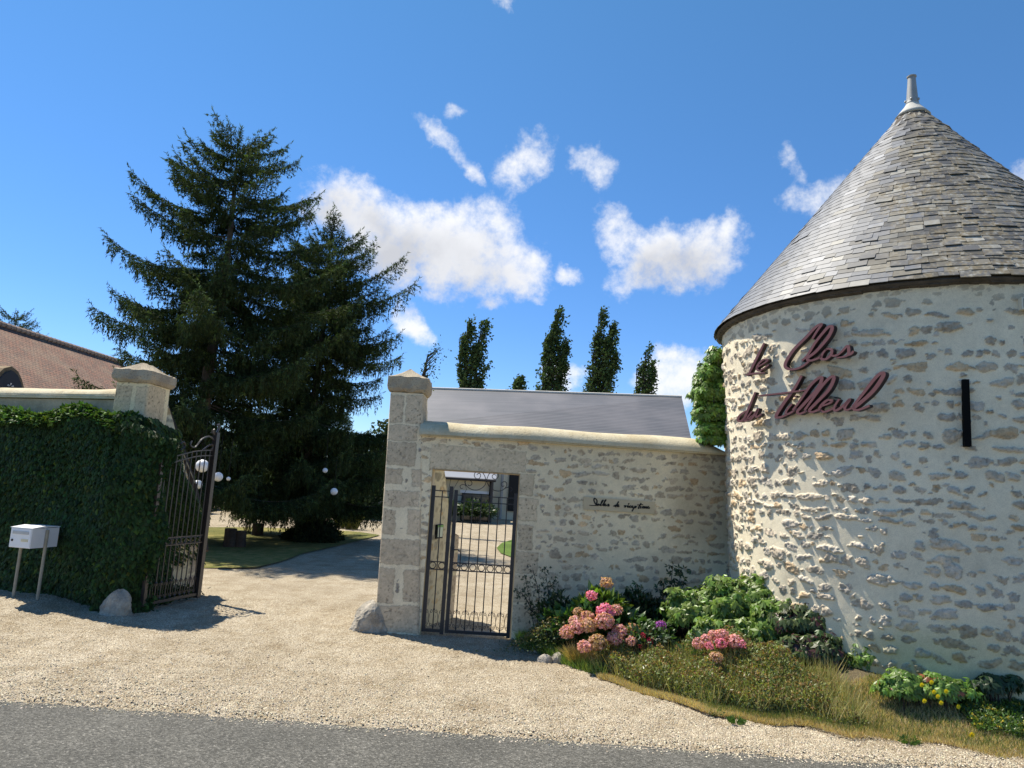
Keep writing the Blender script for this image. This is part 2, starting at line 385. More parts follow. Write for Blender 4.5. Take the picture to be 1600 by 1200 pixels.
def asphalt_b(t, p, o):
    co = obj_co(t); v = t.n('ShaderNodeTexVoronoi'); v.inputs['Scale'].default_value = 95; t.l(co, v.inputs['Vector'])
    sep = t.n('ShaderNodeSeparateColor'); t.l(v.outputs['Color'], sep.inputs[0])
    c = t.ramp(sep.outputs[0], [(0, (.050, .048, .042)), (.5, (.094, .091, .080)), (.85, (.14, .135, .118)), (.97, (.20, .19, .17)), (1, (.26, .25, .22))])
    c = t.mix(1.0, c, t.ramp(t.noise(co, 1.6, 6, .65), [(.3, (.80, .80, .79)), (.7, (1.15, 1.14, 1.12))]), 'MULTIPLY')
    t.l(c, p.inputs['Base Color']); p.inputs['Roughness'].default_value = .85; p.inputs['Specular IOR Level'].default_value = .3
    bump(t, p, v.outputs['Distance'], .8, .008)
M_ASPH = mat('asphalt', asphalt_b)
def ground_b(c1, c2, c3):
    def b(t, p, o):
        co = obj_co(t); n = t.noise(co, 5, 6, .7); n2 = t.noise(co, .35, 3); n3 = t.noise(co, 60, 4, .7)
        c = t.mix(t.mr(n, .35, .65, 0, 1), c1, c2); c = t.mix(t.mr(n2, .4, .62, 0, .8), c, c3)
        c = t.mix(1.0, c, t.ramp(n3, [(.3, (.6, .6, .6)), (.7, (1.3, 1.3, 1.3))]), 'MULTIPLY')
        t.l(c, p.inputs['Base Color']); p.inputs['Roughness'].default_value = 1; p.inputs['Specular IOR Level'].default_value = .1
        bump(t, p, n3, .8, .03)
    return b
M_FIELD = mat('field', ground_b((.14, .13, .05), (.20, .17, .07), (.09, .11, .035)))
M_LAWN = mat('lawn', ground_b((.15, .16, .045), (.32, .26, .10), (.11, .12, .04)))
M_GREEN = mat('green_lawn', ground_b((.10, .17, .035), (.14, .20, .05), (.09, .14, .03)))
M_SOIL = mat('soil', ground_b((.16, .12, .075), (.26, .20, .12), (.12, .10, .06)))
M_STONE = stonemat('stone_wall', .5, 130); M_TOWER = stonemat('tower_wall', .55, 120)
M_ASHLAR = stonemat('ashlar', .6, 90)
M_LEAF = leafmat('leaf', .28, .42, .45); M_LEAFD = leafmat('leaf_matt', .15, .8, .08); M_PETAL = leafmat('petal', .3, .8, .1); M_IVY = leafmat('ivy_leaf', .10, .55, .12)
M_SLATE = vcmat('slate', .48, .5, .0, 14, True)
M_IRON = plain('iron', (.022, .019, .020), .5, .0, .3, 20, .5)
M_IRONB = plain('iron_brown', (.040, .030, .027), .32, .0, .3, 20, .6)
M_WOOD = plain('dark_wood', (.035, .028, .022), .85, 0, .4, 14, .2)
M_POST = plain('weathered_post', (.30, .28, .22), .85, 0, .2, 16, .2)
M_BARK = plain('bark', (.055, .045, .038), .95, 0, .5, 8, .1, .9, 25)
M_BARKP = plain('spruce_bark', (.13, .105, .085), .95, 0, .4, 6, .1, .9, 18)
M_SIGN = plain('burgundy_paint', (.145, .052, .050), .42, 0, .06, 4, .45)
M_ZINC = plain('zinc', (.30, .305, .30), .6, .15, .15, 5, .5)
M_CEMENT = plain('cement', (.52, .50, .45), .9, 0, .15, 9, .2, .3)
M_WHITE = plain('white_paint', (.78, .79, .80), .35, 0, .03, 4, .5)
M_BLACK = plain('black', (.012, .012, .012), .6, 0, .1, 4, .3)
M_CREAM = plain('cream_render', (.66, .60, .45), .95, 0, .08, 3, .15, .3)
M_GLASS = plain('window_glass', (.03, .04, .045), .08, 0, .2, 1, .8)
M_ROCK = plain('limestone', (.33, .295, .24), .95, 0, .55, 9, .2, 1.0, 24)
M_BOARD = plain('eave_board', (.10, .085, .07), .9, 0, .35, 10, .15, .6)
M_PLATE = plain('perspex', (.52, .43, .28), .55, 0, .10, 8, .5)
M_SLIT = plain('dark_slot', (.008, .008, .008), .9, 0, .1, 4, .05)

def cope_b(t, p, o):
    co = obj_co(t); n = t.noise(co, 2.4, 6, .65); n2 = t.noise(co, 40, 5, .7); n4 = t.noise(co, 9, 4, .7)
    c = t.mix(t.mr(n, .35, .66, 0, 1), (.50, .42, .27), (.62, .55, .39))
    c = t.mix(t.m('MULTIPLY', t.mr(n2, .56, .72, 0, 1), .6), c, (.14, .115, .08))
    c = t.mix(t.mr(n4, .58, .74, 0, .6), c, (.26, .22, .16))
    t.l(c, p.inputs['Base Color']); p.inputs['Roughness'].default_value = .95; p.inputs['Specular IOR Level'].default_value = .15
    bump(t, p, n2, .8, .01)
M_COPE = mat('coping', cope_b)
def cap_b(t, p, o):
    co = obj_co(t); n = t.noise(co, 3, 6, .65); n2 = t.noise(co, 55, 5, .75)
    c = t.mix(t.mr(n, .38, .62, 0, 1), (.46, .39, .28), (.34, .285, .21)); c = t.mix(t.m('MULTIPLY', t.mr(n2, .53, .66, 0, 1), .7), c, (.09, .08, .07))
    t.l(c, p.inputs['Base Color']); p.inputs['Roughness'].default_value = .95; p.inputs['Specular IOR Level'].default_value = .15; bump(t, p, n2, 1.0, .012)
M_CAP = mat('cap_stone', cap_b)
def tile_b(t, p, o):
    uv = t.n('ShaderNodeUVMap').outputs[0]; br = t.n('ShaderNodeTexBrick'); t.l(uv, br.inputs['Vector'])
    br.offset = .5; br.inputs['Scale'].default_value = 1.0; br.inputs['Brick Width'].default_value = .17; br.inputs['Row Height'].default_value = .11
    br.inputs['Mortar Size'].default_value = .008; br.inputs['Mortar Smooth'].default_value = .3; br.inputs['Bias'].default_value = .0
    br.inputs['Color1'].default_value = (.20, .088, .052, 1); br.inputs['Color2'].default_value = (.12, .068, .046, 1); br.inputs['Mortar'].default_value = (.035, .022, .018, 1)
    n = t.noise(uv, 1.1, 6, .7); c = t.mix(t.mr(n, .42, .66, 0, .55), br.outputs['Color'], (.21, .15, .10))
    n5 = t.noise(uv, 14, 3); c = t.mix(1.0, c, t.ramp(n5, [(.3, (.7, .7, .7)), (.7, (1.35, 1.3, 1.25))]), 'MULTIPLY')
    t.l(c, p.inputs['Base Color']); p.inputs['Roughness'].default_value = .9
    sx = t.n('ShaderNodeSeparateXYZ'); t.l(uv, sx.inputs[0]); saw = t.m('FRACT', t.m('DIVIDE', sx.outputs[1], .11))
    bump(t, p, t.m('ADD', t.m('SUBTRACT', 1.0, saw), t.m('MULTIPLY', br.outputs['Fac'], -.6)), 1.0, .03)
M_TILE = mat('clay_tile', tile_b)
def farslate_b(t, p, o):
    uv = t.n('ShaderNodeUVMap').outputs[0]; br = t.n('ShaderNodeTexBrick'); t.l(uv, br.inputs['Vector'])
    br.offset = .5; br.inputs['Scale'].default_value = 1.0; br.inputs['Brick Width'].default_value = 60; br.inputs['Row Height'].default_value = .20
    br.inputs['Mortar Size'].default_value = .045; br.inputs['Mortar Smooth'].default_value = .4
    br.inputs['Color1'].default_value = (.15, .145, .15, 1); br.inputs['Color2'].default_value = (.115, .115, .12, 1); br.inputs['Mortar'].default_value = (.055, .055, .06, 1)
    n = t.noise(uv, .25, 4); c = t.mix(t.mr(n, .4, .65, 0, .45), br.outputs['Color'], (.20, .185, .185))
    t.l(c, p.inputs['Base Color']); p.inputs['Roughness'].default_value = .5; p.inputs['Specular IOR Level'].default_value = .5
    bump(t, p, br.outputs['Fac'], -.4, .03)
M_FSLATE = mat('far_slate', farslate_b)

# ------------------------------------------------------------------ ground, road, lawns
def sheet(name, pts, z, m, sub=None):
    me = bpy.data.meshes.new(name); me.from_pydata([(x, y, z) for x, y in pts], [], [tuple(range(len(pts)))]); me.update()
    o = link_mesh(name, me, m); return tag(o, kind='structure')
sheet('ground', [(-900, -40), (900, -40), (900, 1500), (-900, 1500)], -0.012, M_FIELD)
def road_y(x): return 5.46-.036*x            # line where the asphalt ends
sheet('road', [(-60, road_y(-60)+.15), (-60, -7), (60, -7), (60, road_y(60)+.15)], -0.004, M_ASPH)
def wob(x, a=.02): return a*(sin(x*7.3)+.6*sin(x*17.1+1)+.5*sin(x*41+2)+.35*sin(x*97))
# gravel: a sheet with real low swells, ragged along the road
def gravel_sheet():
    xs = np.concatenate([np.linspace(-60, -8, 20)[:-1], np.arange(-8, 6, .03), np.linspace(6, 60, 16)])
    yy = np.concatenate([np.linspace(0, 1, 150)**1.3*5, np.linspace(5.2, 64, 40)])
    X = np.repeat(xs[None, :], len(yy), 0); base = np.array([road_y(x)+wob(x, .012)+.012*random.random() for x in xs])
    Yv = base[None, :]+yy[:, None]; sh = X.shape
    z = -.005+.022*sstep(0, .16, yy)[:, None]+.02*np.sin(X*1.3+Yv*.9)*np.sin(Yv*1.1-X*.4)*sstep(0, .8, yy)[:, None]*(yy[:, None] < 9)
    inb = ((np.abs(X+1) < 8) & (yy[:, None] < 5)); z = z+inb*(.006*RNG.normal(size=sh))*sstep(0, .1, yy)[:, None]
    z = z+.08*sstep(-4.7, -5.8, X)*sstep(8.2, 9.2, Yv)*sstep(13, 11, Yv); me = grid_mesh('gravel', np.stack([X, Yv, z], -1), None); return tag(link_mesh('gravel_yard', me, M_GRAVEL, smooth=True), kind='structure')
gravel_sheet()
# loose pebbles on the forecourt and spilling on the asphalt
def pebbles():
    n = 30000; r = np.random.default_rng(5); x = r.uniform(-5.5, 4.2, n); d = r.gamma(1.3, .55, n)
    y = np.array([road_y(a) for a in x])+d-.10*r.random(n)**2-.03
    s = r.uniform(.003, .0085, n)*(1-.3*(d < .0)); z = np.where(d < .1, -.002, .018+.02*np.sin(x*1.3+y*.9)*np.sin(y*1.1-x*.4)*sstep(0, .8, d))
    base = np.array([(1, 0, 0), (.3, .9, .1), (-.8, .5, 0), (-.7, -.6, .05), (.4, -.9, 0), (0, 0, .75)]); F = np.array([(0, 1, 5), (1, 2, 5), (2, 3, 5), (3, 4, 5), (4, 0, 5)])
    a = r.random(n)*6.28; B = base[None]*s[:, None, None]*(1+.35*r.normal(size=(n, 6, 1)))
    V = np.stack([B[..., 0]*np.cos(a)[:, None]-B[..., 1]*np.sin(a)[:, None]+x[:, None], B[..., 0]*np.sin(a)[:, None]+B[..., 1]*np.cos(a)[:, None]+y[:, None], B[..., 2]+z[:, None]], -1)
    c = np.repeat(vary((.56, .485, .36), n, r, .38, .05), 6, 0)
    me = raw_mesh('pebbles', V.reshape(-1, 3), (F[None]+np.arange(n)[:, None, None]*6).reshape(-1, 3), c)
    m = stonemat('pebble', .3, 200, False); tag(link_mesh('loose_pebbles', me, m), 'loose pale pebbles strewn over the gravel forecourt and the road edge', 'gravel', kind='stuff')
pebbles()
# island lawn under the spruces, green lawn seen through the small gate
LAWN = [G(*p) for p in ((240, 893), (300, 891), (360, 891), (400, 890), (440, 880), (475, 867), (540, 852), (594, 838), (560, 833), (500, 829), (430, 827), (400, 826), (330, 826), (240, 822))]
sheet('lawn', [(p.x, p.y) for p in LAWN], .045, M_LAWN)
GL = [G(*p) for p in ((776, 858), (782, 866), (800, 873), (840, 880), (900, 880), (900, 845), (830, 842), (800, 845), (784, 850))]
sheet('green_lawn', [(p.x, p.y) for p in GL], .04, M_GREEN)
BED = [(.17, 8.72), (.20, 8.42), (.45, 8.05), (.66, 7.62), (.95, 7.22), (1.32, 6.80), (1.75, 6.42), (2.2, 6.18), (2.9, 5.98), (3.6, 5.78), (4.6, 5.55), (7.5, 5.35), (9.5, 8.5), (9.5, 10), (5, 10), (3, 8.72)]
EX = [.17, .45, .66, .95, 1.32, 1.75, 2.2, 2.9, 3.6, 4.6, 8.0]; EY = [8.42, 8.02, 7.60, 7.22, 6.80, 6.42, 6.18, 5.98, 5.78, 5.60, 5.40]
def bed_y(x): return np.interp(x, EX, EY)
def bz(x, y):
    return .03+.27*sstep(0, 1.1, np.asarray(y)-bed_y(x))*sstep(.9, 2.6, np.asarray(x))+.02*np.sin(np.asarray(x)*5)*np.sin(np.asarray(y)*4.3)
def bed():
    xs = np.linspace(.17, 8, 200); t = np.linspace(0, 1, 60)**1.4; X = np.repeat(xs[None], 60, 0); E0 = bed_y(xs)+np.array([wob(x, .02) for x in xs]); Yv = E0[None]+t[:, None]*(9.4-E0[None])
    Z = bz(X, Yv)-.06*(t[:, None] == 0); me = grid_mesh('flower_bed', np.stack([X, Yv, Z], -1), None); tag(link_mesh('flower_bed', me, M_SOIL, smooth=True), kind='structure')
bed()

# ------------------------------------------------------------------ dovecote tower
TX, TY, ZE, RE, ZA = 4.945, 8.42, 3.952, 2.408, 7.04
def tower_r(z): return 2.146+.04*z
tower = empty('round_tower', (TX, TY, 0), 'round rubble stone tower with conical slate roof at the right', 'tower')
def tower_wall():
    rng = np.random.default_rng(21); h = 3.98; a0, a1 = radians(142), radians(318); arc = (a1-a0)*2.23; res = .0078
    nu, nv = int(arc/res), int(h/res)
    H, mk, ti, hu, bl, pt = rubble(arc, h, nu, nv, rng, .93, .92, (), .026)
    zz = np.linspace(-.05, h-.05, nv)[:, None]+np.zeros((1, nu)); an = np.linspace(a0, a1, nu)[None, :]+np.zeros((nv, 1))
    # smoother render band under the eaves; stones fade out there
    top = sstep(3.84, 3.60, zz+.12*fbm((nv, nu), (h, arc), .5, 2, rng)); mk = mk*(.25+.75*top); H = H*(.3+.7*top)
    # broad bulges as of an old wall
    H = H+.035*fbm((nv, nu), (h, arc), 1.2, 2, rng)
    col = stone_colors(H, mk, ti, hu, bl, pt, arc, h, rng, mortar=(.79, .70, .52), stone=(.51, .43, .325))
    # damp greenish foot
    foot = sstep(1.0, .45, zz+.5*fbm((nv, nu), (h, arc), .5, 4, rng))[..., None]; col = col*(1-foot)+col*np.array([.72, .76, .66])*foot
    R = tower_r(zz)+H; P = np.stack([TX+R*np.cos(an), TY+R*np.sin(an), zz], -1)
    me = grid_mesh('wall', P, col); link_mesh('wall', me, M_TOWER, tower, True)
    # far side
    an = np.linspace(a1, a0+2*pi, 60); zz = np.linspace(-.05, h-.05, 8); A, Z = np.meshgrid(an, zz)
    R = tower_r(Z)-.004; me = grid_mesh('wall', np.stack([TX+R*np.cos(A), TY+R*np.sin(A), Z], -1), np.full(A.shape+(3,), .5)); link_mesh('rear_wall', me, M_TOWER, tower, True)
tower_wall()
def cone_roof():
    r = np.random.default_rng(4); V = []; F = []; C = []
    Hc = ZA-ZE; sl = sqrt(Hc*Hc+RE*RE); ca, sa = RE/sl, Hc/sl  # along slope: inward ca, up sa
    step = .083; rows = int((sl-.20)/step)
    def pt(s, a, off):
        rr = RE-s*ca+off*sa; z = ZE+s*sa+off*ca; return (TX+rr*cos(a), TY+rr*sin(a), z)
    base_n = 0
    for i in range(rows):
        s = i*step; rr = RE-s*ca; n = max(7, int(2*pi*rr/(.155 if i > 1 else .20))); w_ = 2*pi/n; a = r.random()*w_
        k = 0; end = a+2*pi
        while a < end-.2*w_:
            ww = min(w_*r.uniform(.78, 1.22), end-a); am = a+ww/2
            rel = (math.degrees(am) % 360)     # the side that faces the road is about 235 deg; old slates from 232 up
            old = 1/(1+math.exp(-((rel-226)+r.normal()*5+6*sin(i*.35)+.30*(i-18))/6.0))
            slip = r.random() < .05+.12*old
            j = r.normal()*(.003+.007*old); rot = r.normal()*(.008+.035*old)+(.35*(.4+r.random()) if 212 < rel < 234 and 31 <= i <= 33 else 0)
            lift = .008+.005*r.random()*(.2+old)+(.008 if slip else 0); s0 = s+j-(.03*r.random() if slip else 0); L = step*1.9
            g = .5*ww*.985; th = .005+.004*old
            cut = [r.uniform(-.006, .006)*(1+old) for _ in range(2)]
            q = []
            for off in (0, -th):
                for (da, ds, ii) in ((-g, cut[0], 0), (g, cut[1], 0), (g, L, 1), (-g, L, 1)):
                    s_ = s0+ds+rot*da*rr; a_ = am+da-rot*ds/max(rr, .3)
                    q.append(pt(s_, a_, (lift if ii == 0 else .001)+off+(.0 if ii else 0)))
            V += q; b = base_n; base_n += 8
            F += [(b, b+1, b+2, b+3), (b+1, b, b+4, b+5), (b, b+3, b+7, b+4), (b+2, b+1, b+5, b+6)]
            # new slates blue grey, old ones dull with ochre and pale crusts
            if r.random() > old: c = np.array([.145, .148, .156])*r.uniform(.86, 1.14)
            else:
                t_ = r.random(); c = np.array([.125, .12, .112]) if t_ < .5 else (np.array([.165, .148, .115]) if t_ < .8 else np.array([.24, .23, .20])); c = c*r.uniform(.55, 1.2)
            if r.random() < .03: c = c*1.5
            if r.random() < .04: c = c*.6
            C += [c]*8; a += ww; k += 1
    me = raw_mesh('roof', np.array(V), np.array(F), np.clip(np.array(C), .01, .8)); roof = link_mesh('roof', me, M_SLATE, tower)
    # boarding under the slates, eave board ring
    mb = MB(); mb.lathe((TX, TY, 0), [(RE-.06, ZE-.035), (RE-.03, ZE-.01), (.02, ZA-.02)], 128); mb.build('roof_boarding', M_BOARD, roof)
    mb = MB(); n = 180
    for k in range(n):
        a0 = 2*pi*k/n; a1 = 2*pi*(k+.97)/n; z0 = ZE-.075+.012*random.random(); z1 = ZE-.036; r0, r1 = 2.21, RE-.05-.01*random.random()
        q = [(TX+rr*cos(a), TY+rr*sin(a), z) for rr, a, z in ((r0, a0, z0), (r1, a0, z0+.03), (r1, a1, z0+.03), (r0, a1, z0), (r0, a0, z1), (r1, a0, z1), (r1, a1, z1), (r0, a1, z1))]
        mb.add(q, [(3, 2, 1, 0), (4, 5, 6, 7), (0, 1, 5, 4), (1, 2, 6, 5), (2, 3, 7, 6), (3, 0, 4, 7)])
    mb.build('eave_board', M_BOARD, roof)
    mb = MB(); mb.lathe((TX, TY, 0), [(.205, ZA-.225), (.16, ZA-.165), (.10, ZA-.09), (.065, ZA-.03), (.06, ZA-.01)], 40); mb.build('cement_cone', M_CEMENT, roof, True)
    fin = MB(); fin.lathe((TX, TY, 0), [(.070, ZA-.06), (.078, ZA-.035), (.072, ZA-.01), (.068, ZA+.02), (.046, ZA+.325), (.056, ZA+.33), (.058, ZA+.345), (.048, ZA+.352)], 24)
    fo = fin.build('finial', M_ZINC, tower); 
    for k in range(5): a = 2*pi*k/5+.3; mb = MB(); mb.lathe((TX+.076*cos(a), TY+.076*sin(a), ZA+.0), [(.014, -.012), (.018, 0), (.012, .014)], 8); mb.build('rivet', M_ZINC, fo)
cone_roof()
# tower: slot window, small camera by the vine, floodlight at the right edge
def on_tower(px, py):
    d = ray(px, py); pass
    o = Vector((0, 0, CH)); c = Vector((TX, TY)); 
    dd = Vector((d.x, d.y)); A = dd.dot(dd); B = -2*dd.dot(c); R = tower_r(2.8)+.01; Cc = c.dot(c)-R*R
    D = max(B*B-4*A*Cc, 0); t = (-B-sqrt(D))/(2*A); return o+d*t
sl0, sl1 = on_tower(1507, 594), on_tower(1509, 698)
nrm = Vector((sl0.x-TX, sl0.y-TY, 0)).normalized(); tan = Vector((-nrm.y, nrm.x, 0))
mb = MB(); cz0, cz1 = sl1.z, sl0.z; c0 = Vector((TX, TY, 0))+nrm*(tower_r(3)-.02)
def obox(mb, c, ax, ay, az, hx, hy, hz):
    vs = [c+ax*(sx*hx)+ay*(sy*hy)+az*(sz*hz) for sz in (-1, 1) for sx, sy in ((-1, -1), (1, -1), (1, 1), (-1, 1))]
    mb.add(vs, [(3, 2, 1, 0), (4, 5, 6, 7), (0, 1, 5, 4), (1, 2, 6, 5), (2, 3, 7, 6), (3, 0, 4, 7)])
ZV = Vector((0, 0, 1))
obox(mb, c0+ZV*(cz0+cz1)/2, tan, nrm, ZV, .027, .075, (cz1-cz0)/2); mb.build('slot_window', M_SLIT, tower)
# ------------------------------------------------------------------ sign letters on the tower
def cr(pts, n=7):
    P = [Vector(p) for p in pts]; out = []
    if len(P) == 2: return P
    for i in range(len(P)-1):
        p0, p1, p2, p3 = P[max(i-1, 0)], P[i], P[i+1], P[min(i+2, len(P)-1)]
        for k in range(n):
            t = k/n; out.append(.5*((2*p1)+(-p0+p2)*t+(2*p0-5*p1+4*p2-p3)*t*t+(-p0+3*p1-3*p2+p3)*t**3))
    out.append(P[-1]); return out
def ribbon(mb, pts, wd, fr, thick, layer, taper=True):
    """pts 2-D on the sign plane, frame fr = (origin, ex, ey, en)"""
    O, ex, ey, en = fr; n = len(pts); L = []; Rr = []
    for i, p in enumerate(pts):
        t = (pts[min(i+1, n-1)]-pts[max(i-1, 0)]); 
        if t.length < 1e-6: t = Vector((1, 0))
        t.normalize(); q = Vector((-t.y, t.x)); f = i/(n-1); k = wd*(.62+.38*sin(pi*min(max(f*1.0, .06), .94))) if taper else wd
        k *= (.72+.5*abs(t.y))  # thicker on the down strokes
        L.append(p+q*k/2); Rr.append(p-q*k/2)
    vs = [];
    for dz in (layer, layer-thick):
        for a, b in zip(L, Rr): vs.append(O+ex*a.x+ey*a.y+en*dz); vs.append(O+ex*b.x+ey*b.y+en*dz)
    m = 2*n; fs = []
    for i in range(n-1):
        a, b, c, d = 2*i, 2*i+1, 2*i+3, 2*i+2
        fs += [(a, b, c, d), (d+m, c+m, b+m, a+m), (a, d, d+m, a+m), (c, b, b+m, c+m)]
    fs += [(1, 0, m, m+1), (2*n-2, 2*n-1, m+2*n-1, m+2*n-2)]
    mb.add(vs, fs)
LET = [
 ('l', 30, [[(340, 300), (270, 440), (205, 570)]], 0), ('l', 27, [[(185, 565), (250, 552), (345, 546)]], 1),
 ('e', 24, [[(282, 502), (345, 462), (368, 440), (335, 436), (296, 470), (278, 508), (300, 530), (340, 508), (380, 478)]], 0),
 ('c', 34, [[(742, 262), (780, 200), (818, 142), (770, 165), (690, 250), (590, 350), (530, 440), (515, 490), (545, 516), (605, 514), (665, 488), (712, 452)]], 0),
 ('l', 34, [[(655, 445), (705, 395), (770, 290), (860, 180), (895, 158), (905, 185), (865, 262), (770, 370), (702, 425), (725, 445), (790, 425), (820, 405)]], 0),
 ('o', 28, [[(862, 348), (830, 382), (815, 425), (850, 434), (892, 402), (905, 360), (878, 345), (850, 356)], [(895, 402), (930, 405), (950, 395)]], 0),
 ('s', 28, [[(935, 412), (985, 372), (1035, 322), (1046, 365), (1035, 400), (990, 415), (945, 420)], [(1030, 402), (1065, 388), (1085, 366)]], 0),
 ('d', 30, [[(266, 708), (225, 810), (185, 905), (178, 945), (215, 930), (238, 905)], [(190, 865), (140, 900), (122, 940), (150, 948), (195, 900)]], 0),
 ('u', 26, [[(238, 868), (200, 925), (222, 936), (262, 890), (290, 848), (272, 896), (278, 915), (318, 890)]], 0),
 ('t', 36, [[(652, 572), (590, 680), (500, 805), (440, 905), (470, 918), (528, 895)]], 0), ('t', 26, [[(288, 738), (480, 718), (692, 690)]], 1),
 ('i', 26, [[(570, 808), (525, 865), (530, 892), (580, 868), (610, 840)], [(590, 746), (612, 742)]], 0),
 ('l', 34, [[(580, 860), (640, 780), (730, 650), (800, 588), (822, 600), (785, 680), (670, 810), (620, 868), (640, 888), (700, 862)]], 1),
 ('l', 34, [[(680, 860), (740, 775), (840, 640), (900, 582), (924, 596), (880, 690), (770, 805), (722, 858), (745, 874), (810, 850)]], 2),
 ('e', 28, [[(818, 825), (880, 802), (905, 780), (868, 775), (822, 812), (802, 852), (840, 872), (900, 850), (945, 820)]], 0),
 ('u', 28, [[(965, 768), (925, 835), (938, 862), (1000, 822), (1055, 768), (1015, 832), (1030, 857), (1090, 832)]], 1),
 ('l', 36, [[(1080, 830), (1160, 730), (1270, 590), (1325, 548), (1332, 580), (1250, 700), (1130, 810), (1090, 842), (1125, 857), (1222, 820)]], 2)]
sa_, sb_ = on_tower(1165, 610), on_tower(1375, 610)
ex = Vector((sb_.x-sa_.x, sb_.y-sa_.y, 0)).normalized(); en = Vector((ex.y, -ex.x, 0)); ey = ZV
mid = Vector((TX, TY, 0))+en*(tower_r(3.0)+.075); SO = mid
def plane_hit(px, py, O, n):
    d = ray(px, py); o = Vector((0, 0, CH)); return o+d*((O-o).dot(n)/d.dot(n))
FR = (SO, ex, ey, en)
def to2(px, py, fr):
    h = plane_hit(px, py, fr[0], fr[3])-fr[0]; return Vector((h.dot(fr[1]), h.dot(fr[2])))
M_SIGNE = plain('sign_edge', (.028, .014, .016), .5, 0, .06, 4, .4)
sign = empty('letter_sign', SO, 'burgundy raised script lettering Le Clos du Tilleul on the round tower', 'sign')
ppm = (to2(1280, 600, FR)-to2(1270, 600, FR)).length/10
for (nm, wd, strokes, lay) in LET:
    mb = MB()
    for si, st in enumerate(strokes):
        pts = cr([to2(1130+x/5.333, 480+y/5.333, FR) for x, y in st]); ribbon(mb, pts, wd/5.333*ppm*.70, FR, .007, .003*lay+.0015*si)
    lo_ = mb.build('letter', M_SIGN, sign)
    mb = MB()
    for si, st in enumerate(strokes):
        pts = cr([to2(1130+x/5.333, 480+y/5.333, FR) for x, y in st]); ribbon(mb, pts, wd/5.333*ppm*.70, FR, .050, .003*lay+.0015*si-.0075)
    mb.build('letter_edge', M_SIGNE, lo_)
for (px, py) in ((1178, 575), (1262, 560), (1310, 556), (1166, 652), (1230, 640), (1300, 620)):
    p2 = to2(px, py, FR); P0 = SO+ex*p2.x+ZV*p2.y; dd = Vector((TX-P0.x, TY-P0.y)); gap = dd.length-tower_r(P0.z)+.04
    if gap > .02: mb = MB(); mb.tube([P0-en*.03, P0-en*(gap+.05)], .006, 6); mb.build('fixing_rod', M_IRON, sign)

# ------------------------------------------------------------------ wall with the doorway
WY = 8.72; TH = .42
WX0, WX1 = -1.12, 3.0
def wdy(x): return .13*max(0.0, x-.25)
def lwy(x): return .38*max(0.0, -5.3-x)
DL0, DR0 = Yp(659, 993, WY).x, Yp(800, 1000, WY).x; DL1, DR1 = Yp(672, 733, WY).x, Yp(811, 741, WY).x; DTOP = Yp(740, 736, WY).z
DL, DR = (DL0+DL1)/2, (DR0+DR1)/2
wall = empty('garden_wall', ((WX0+WX1)/2, WY, 0), 'rubble stone garden wall with doorway and rounded coping between pillar and tower', 'wall')
WZ = 2.40
def px_block(ax, ay, bx, by):
    a, b = Yp(ax, ay, WY), Yp(bx, by, WY); return (min(a.x, b.x)-WX0, max(a.x, b.x)-WX0, min(a.z, b.z)+.05, max(a.z, b.z)+.05)
def front_wall():
    rng = np.random.default_rng(33); su, h = WX1-WX0, WZ+.05; res = .0085; nu, nv = int(su/res), int(h/res)
    bl = [(DL-.02-WX0, DR+.02-WX0+.03, DTOP+.05, DTOP+.05+.265)]
    z = DTOP+.05; jam = [(.17, .30), (.24, .30), (.20, .34), (.26, .28), (.19, .33), (.23, .32)]
    for (wd, hh) in jam: bl.append((DR-WX0+.002, DR-WX0+wd, z-hh+.012, z)); z -= hh
    H, mk, ti, hu, b_, pt = rubble(su, h, nu, nv, rng, .90, .82, bl, .009)
    col = stone_colors(H, mk, ti, hu, b_, pt, su, h, rng, mortar=(.77, .665, .465), stone=(.52, .43, .305), bcol=(.61, .505, .35))
    X = np.linspace(WX0, WX1, nu)[None, :]+np.zeros((nv, 1)); Z = np.linspace(-.05, WZ, nv)[:, None]+np.zeros((1, nu))
    # dark weathering towards the tower corner
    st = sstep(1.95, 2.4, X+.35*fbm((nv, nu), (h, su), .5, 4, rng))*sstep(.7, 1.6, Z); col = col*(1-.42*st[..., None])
    P = np.stack([X, WY+.13*np.maximum(0, X-.25)-H-.02*fbm((nv, nu), (h, su), 1.0, 2, rng), Z], -1)
    xc = (X[:-1, :-1]+X[1:, 1:])/2; zc = (Z[:-1, :-1]+Z[1:, 1:])/2
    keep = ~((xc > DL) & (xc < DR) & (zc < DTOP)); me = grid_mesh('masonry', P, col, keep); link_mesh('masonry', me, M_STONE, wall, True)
front_wall()
mb = MB()   # body of the wall behind the face, reveals
y0, y1 = WY+.03, WY+TH
mb.box((WX0, y0, 0), (DL, y1, DTOP)); mb.box((DR, y0, 0), (.30, y1, DTOP)); mb.box((WX0, y0, DTOP), (.30, y1, WZ)); e_ = wdy(WX1)
mb.prism([(.30, y0, 0), (WX1, y0+e_, 0), (WX1, y1+e_, 0), (.30, y1, 0)], (0, 0, WZ)); core = mb.build('core', M_CREAM, wall)
mb = MB(); mb.box((DL-.03, WY-.001, DTOP-.012), (DR+.03, WY+TH-.01, DTOP-.002)); mb.box((DR-.012, WY-.001, -.02), (DR-.002, WY+.028, DTOP-.012)); mb.box((DL+.002, WY-.001, -.02), (DL+.012, WY+.028, DTOP-.012)); mb.build('reveal', plain('bounce_lit_reveal', (.46, .34, .19), .95, 0, .2, 10, .1, .4), wall)  # warm bounced light under the lintel painted as ochre on the reveals
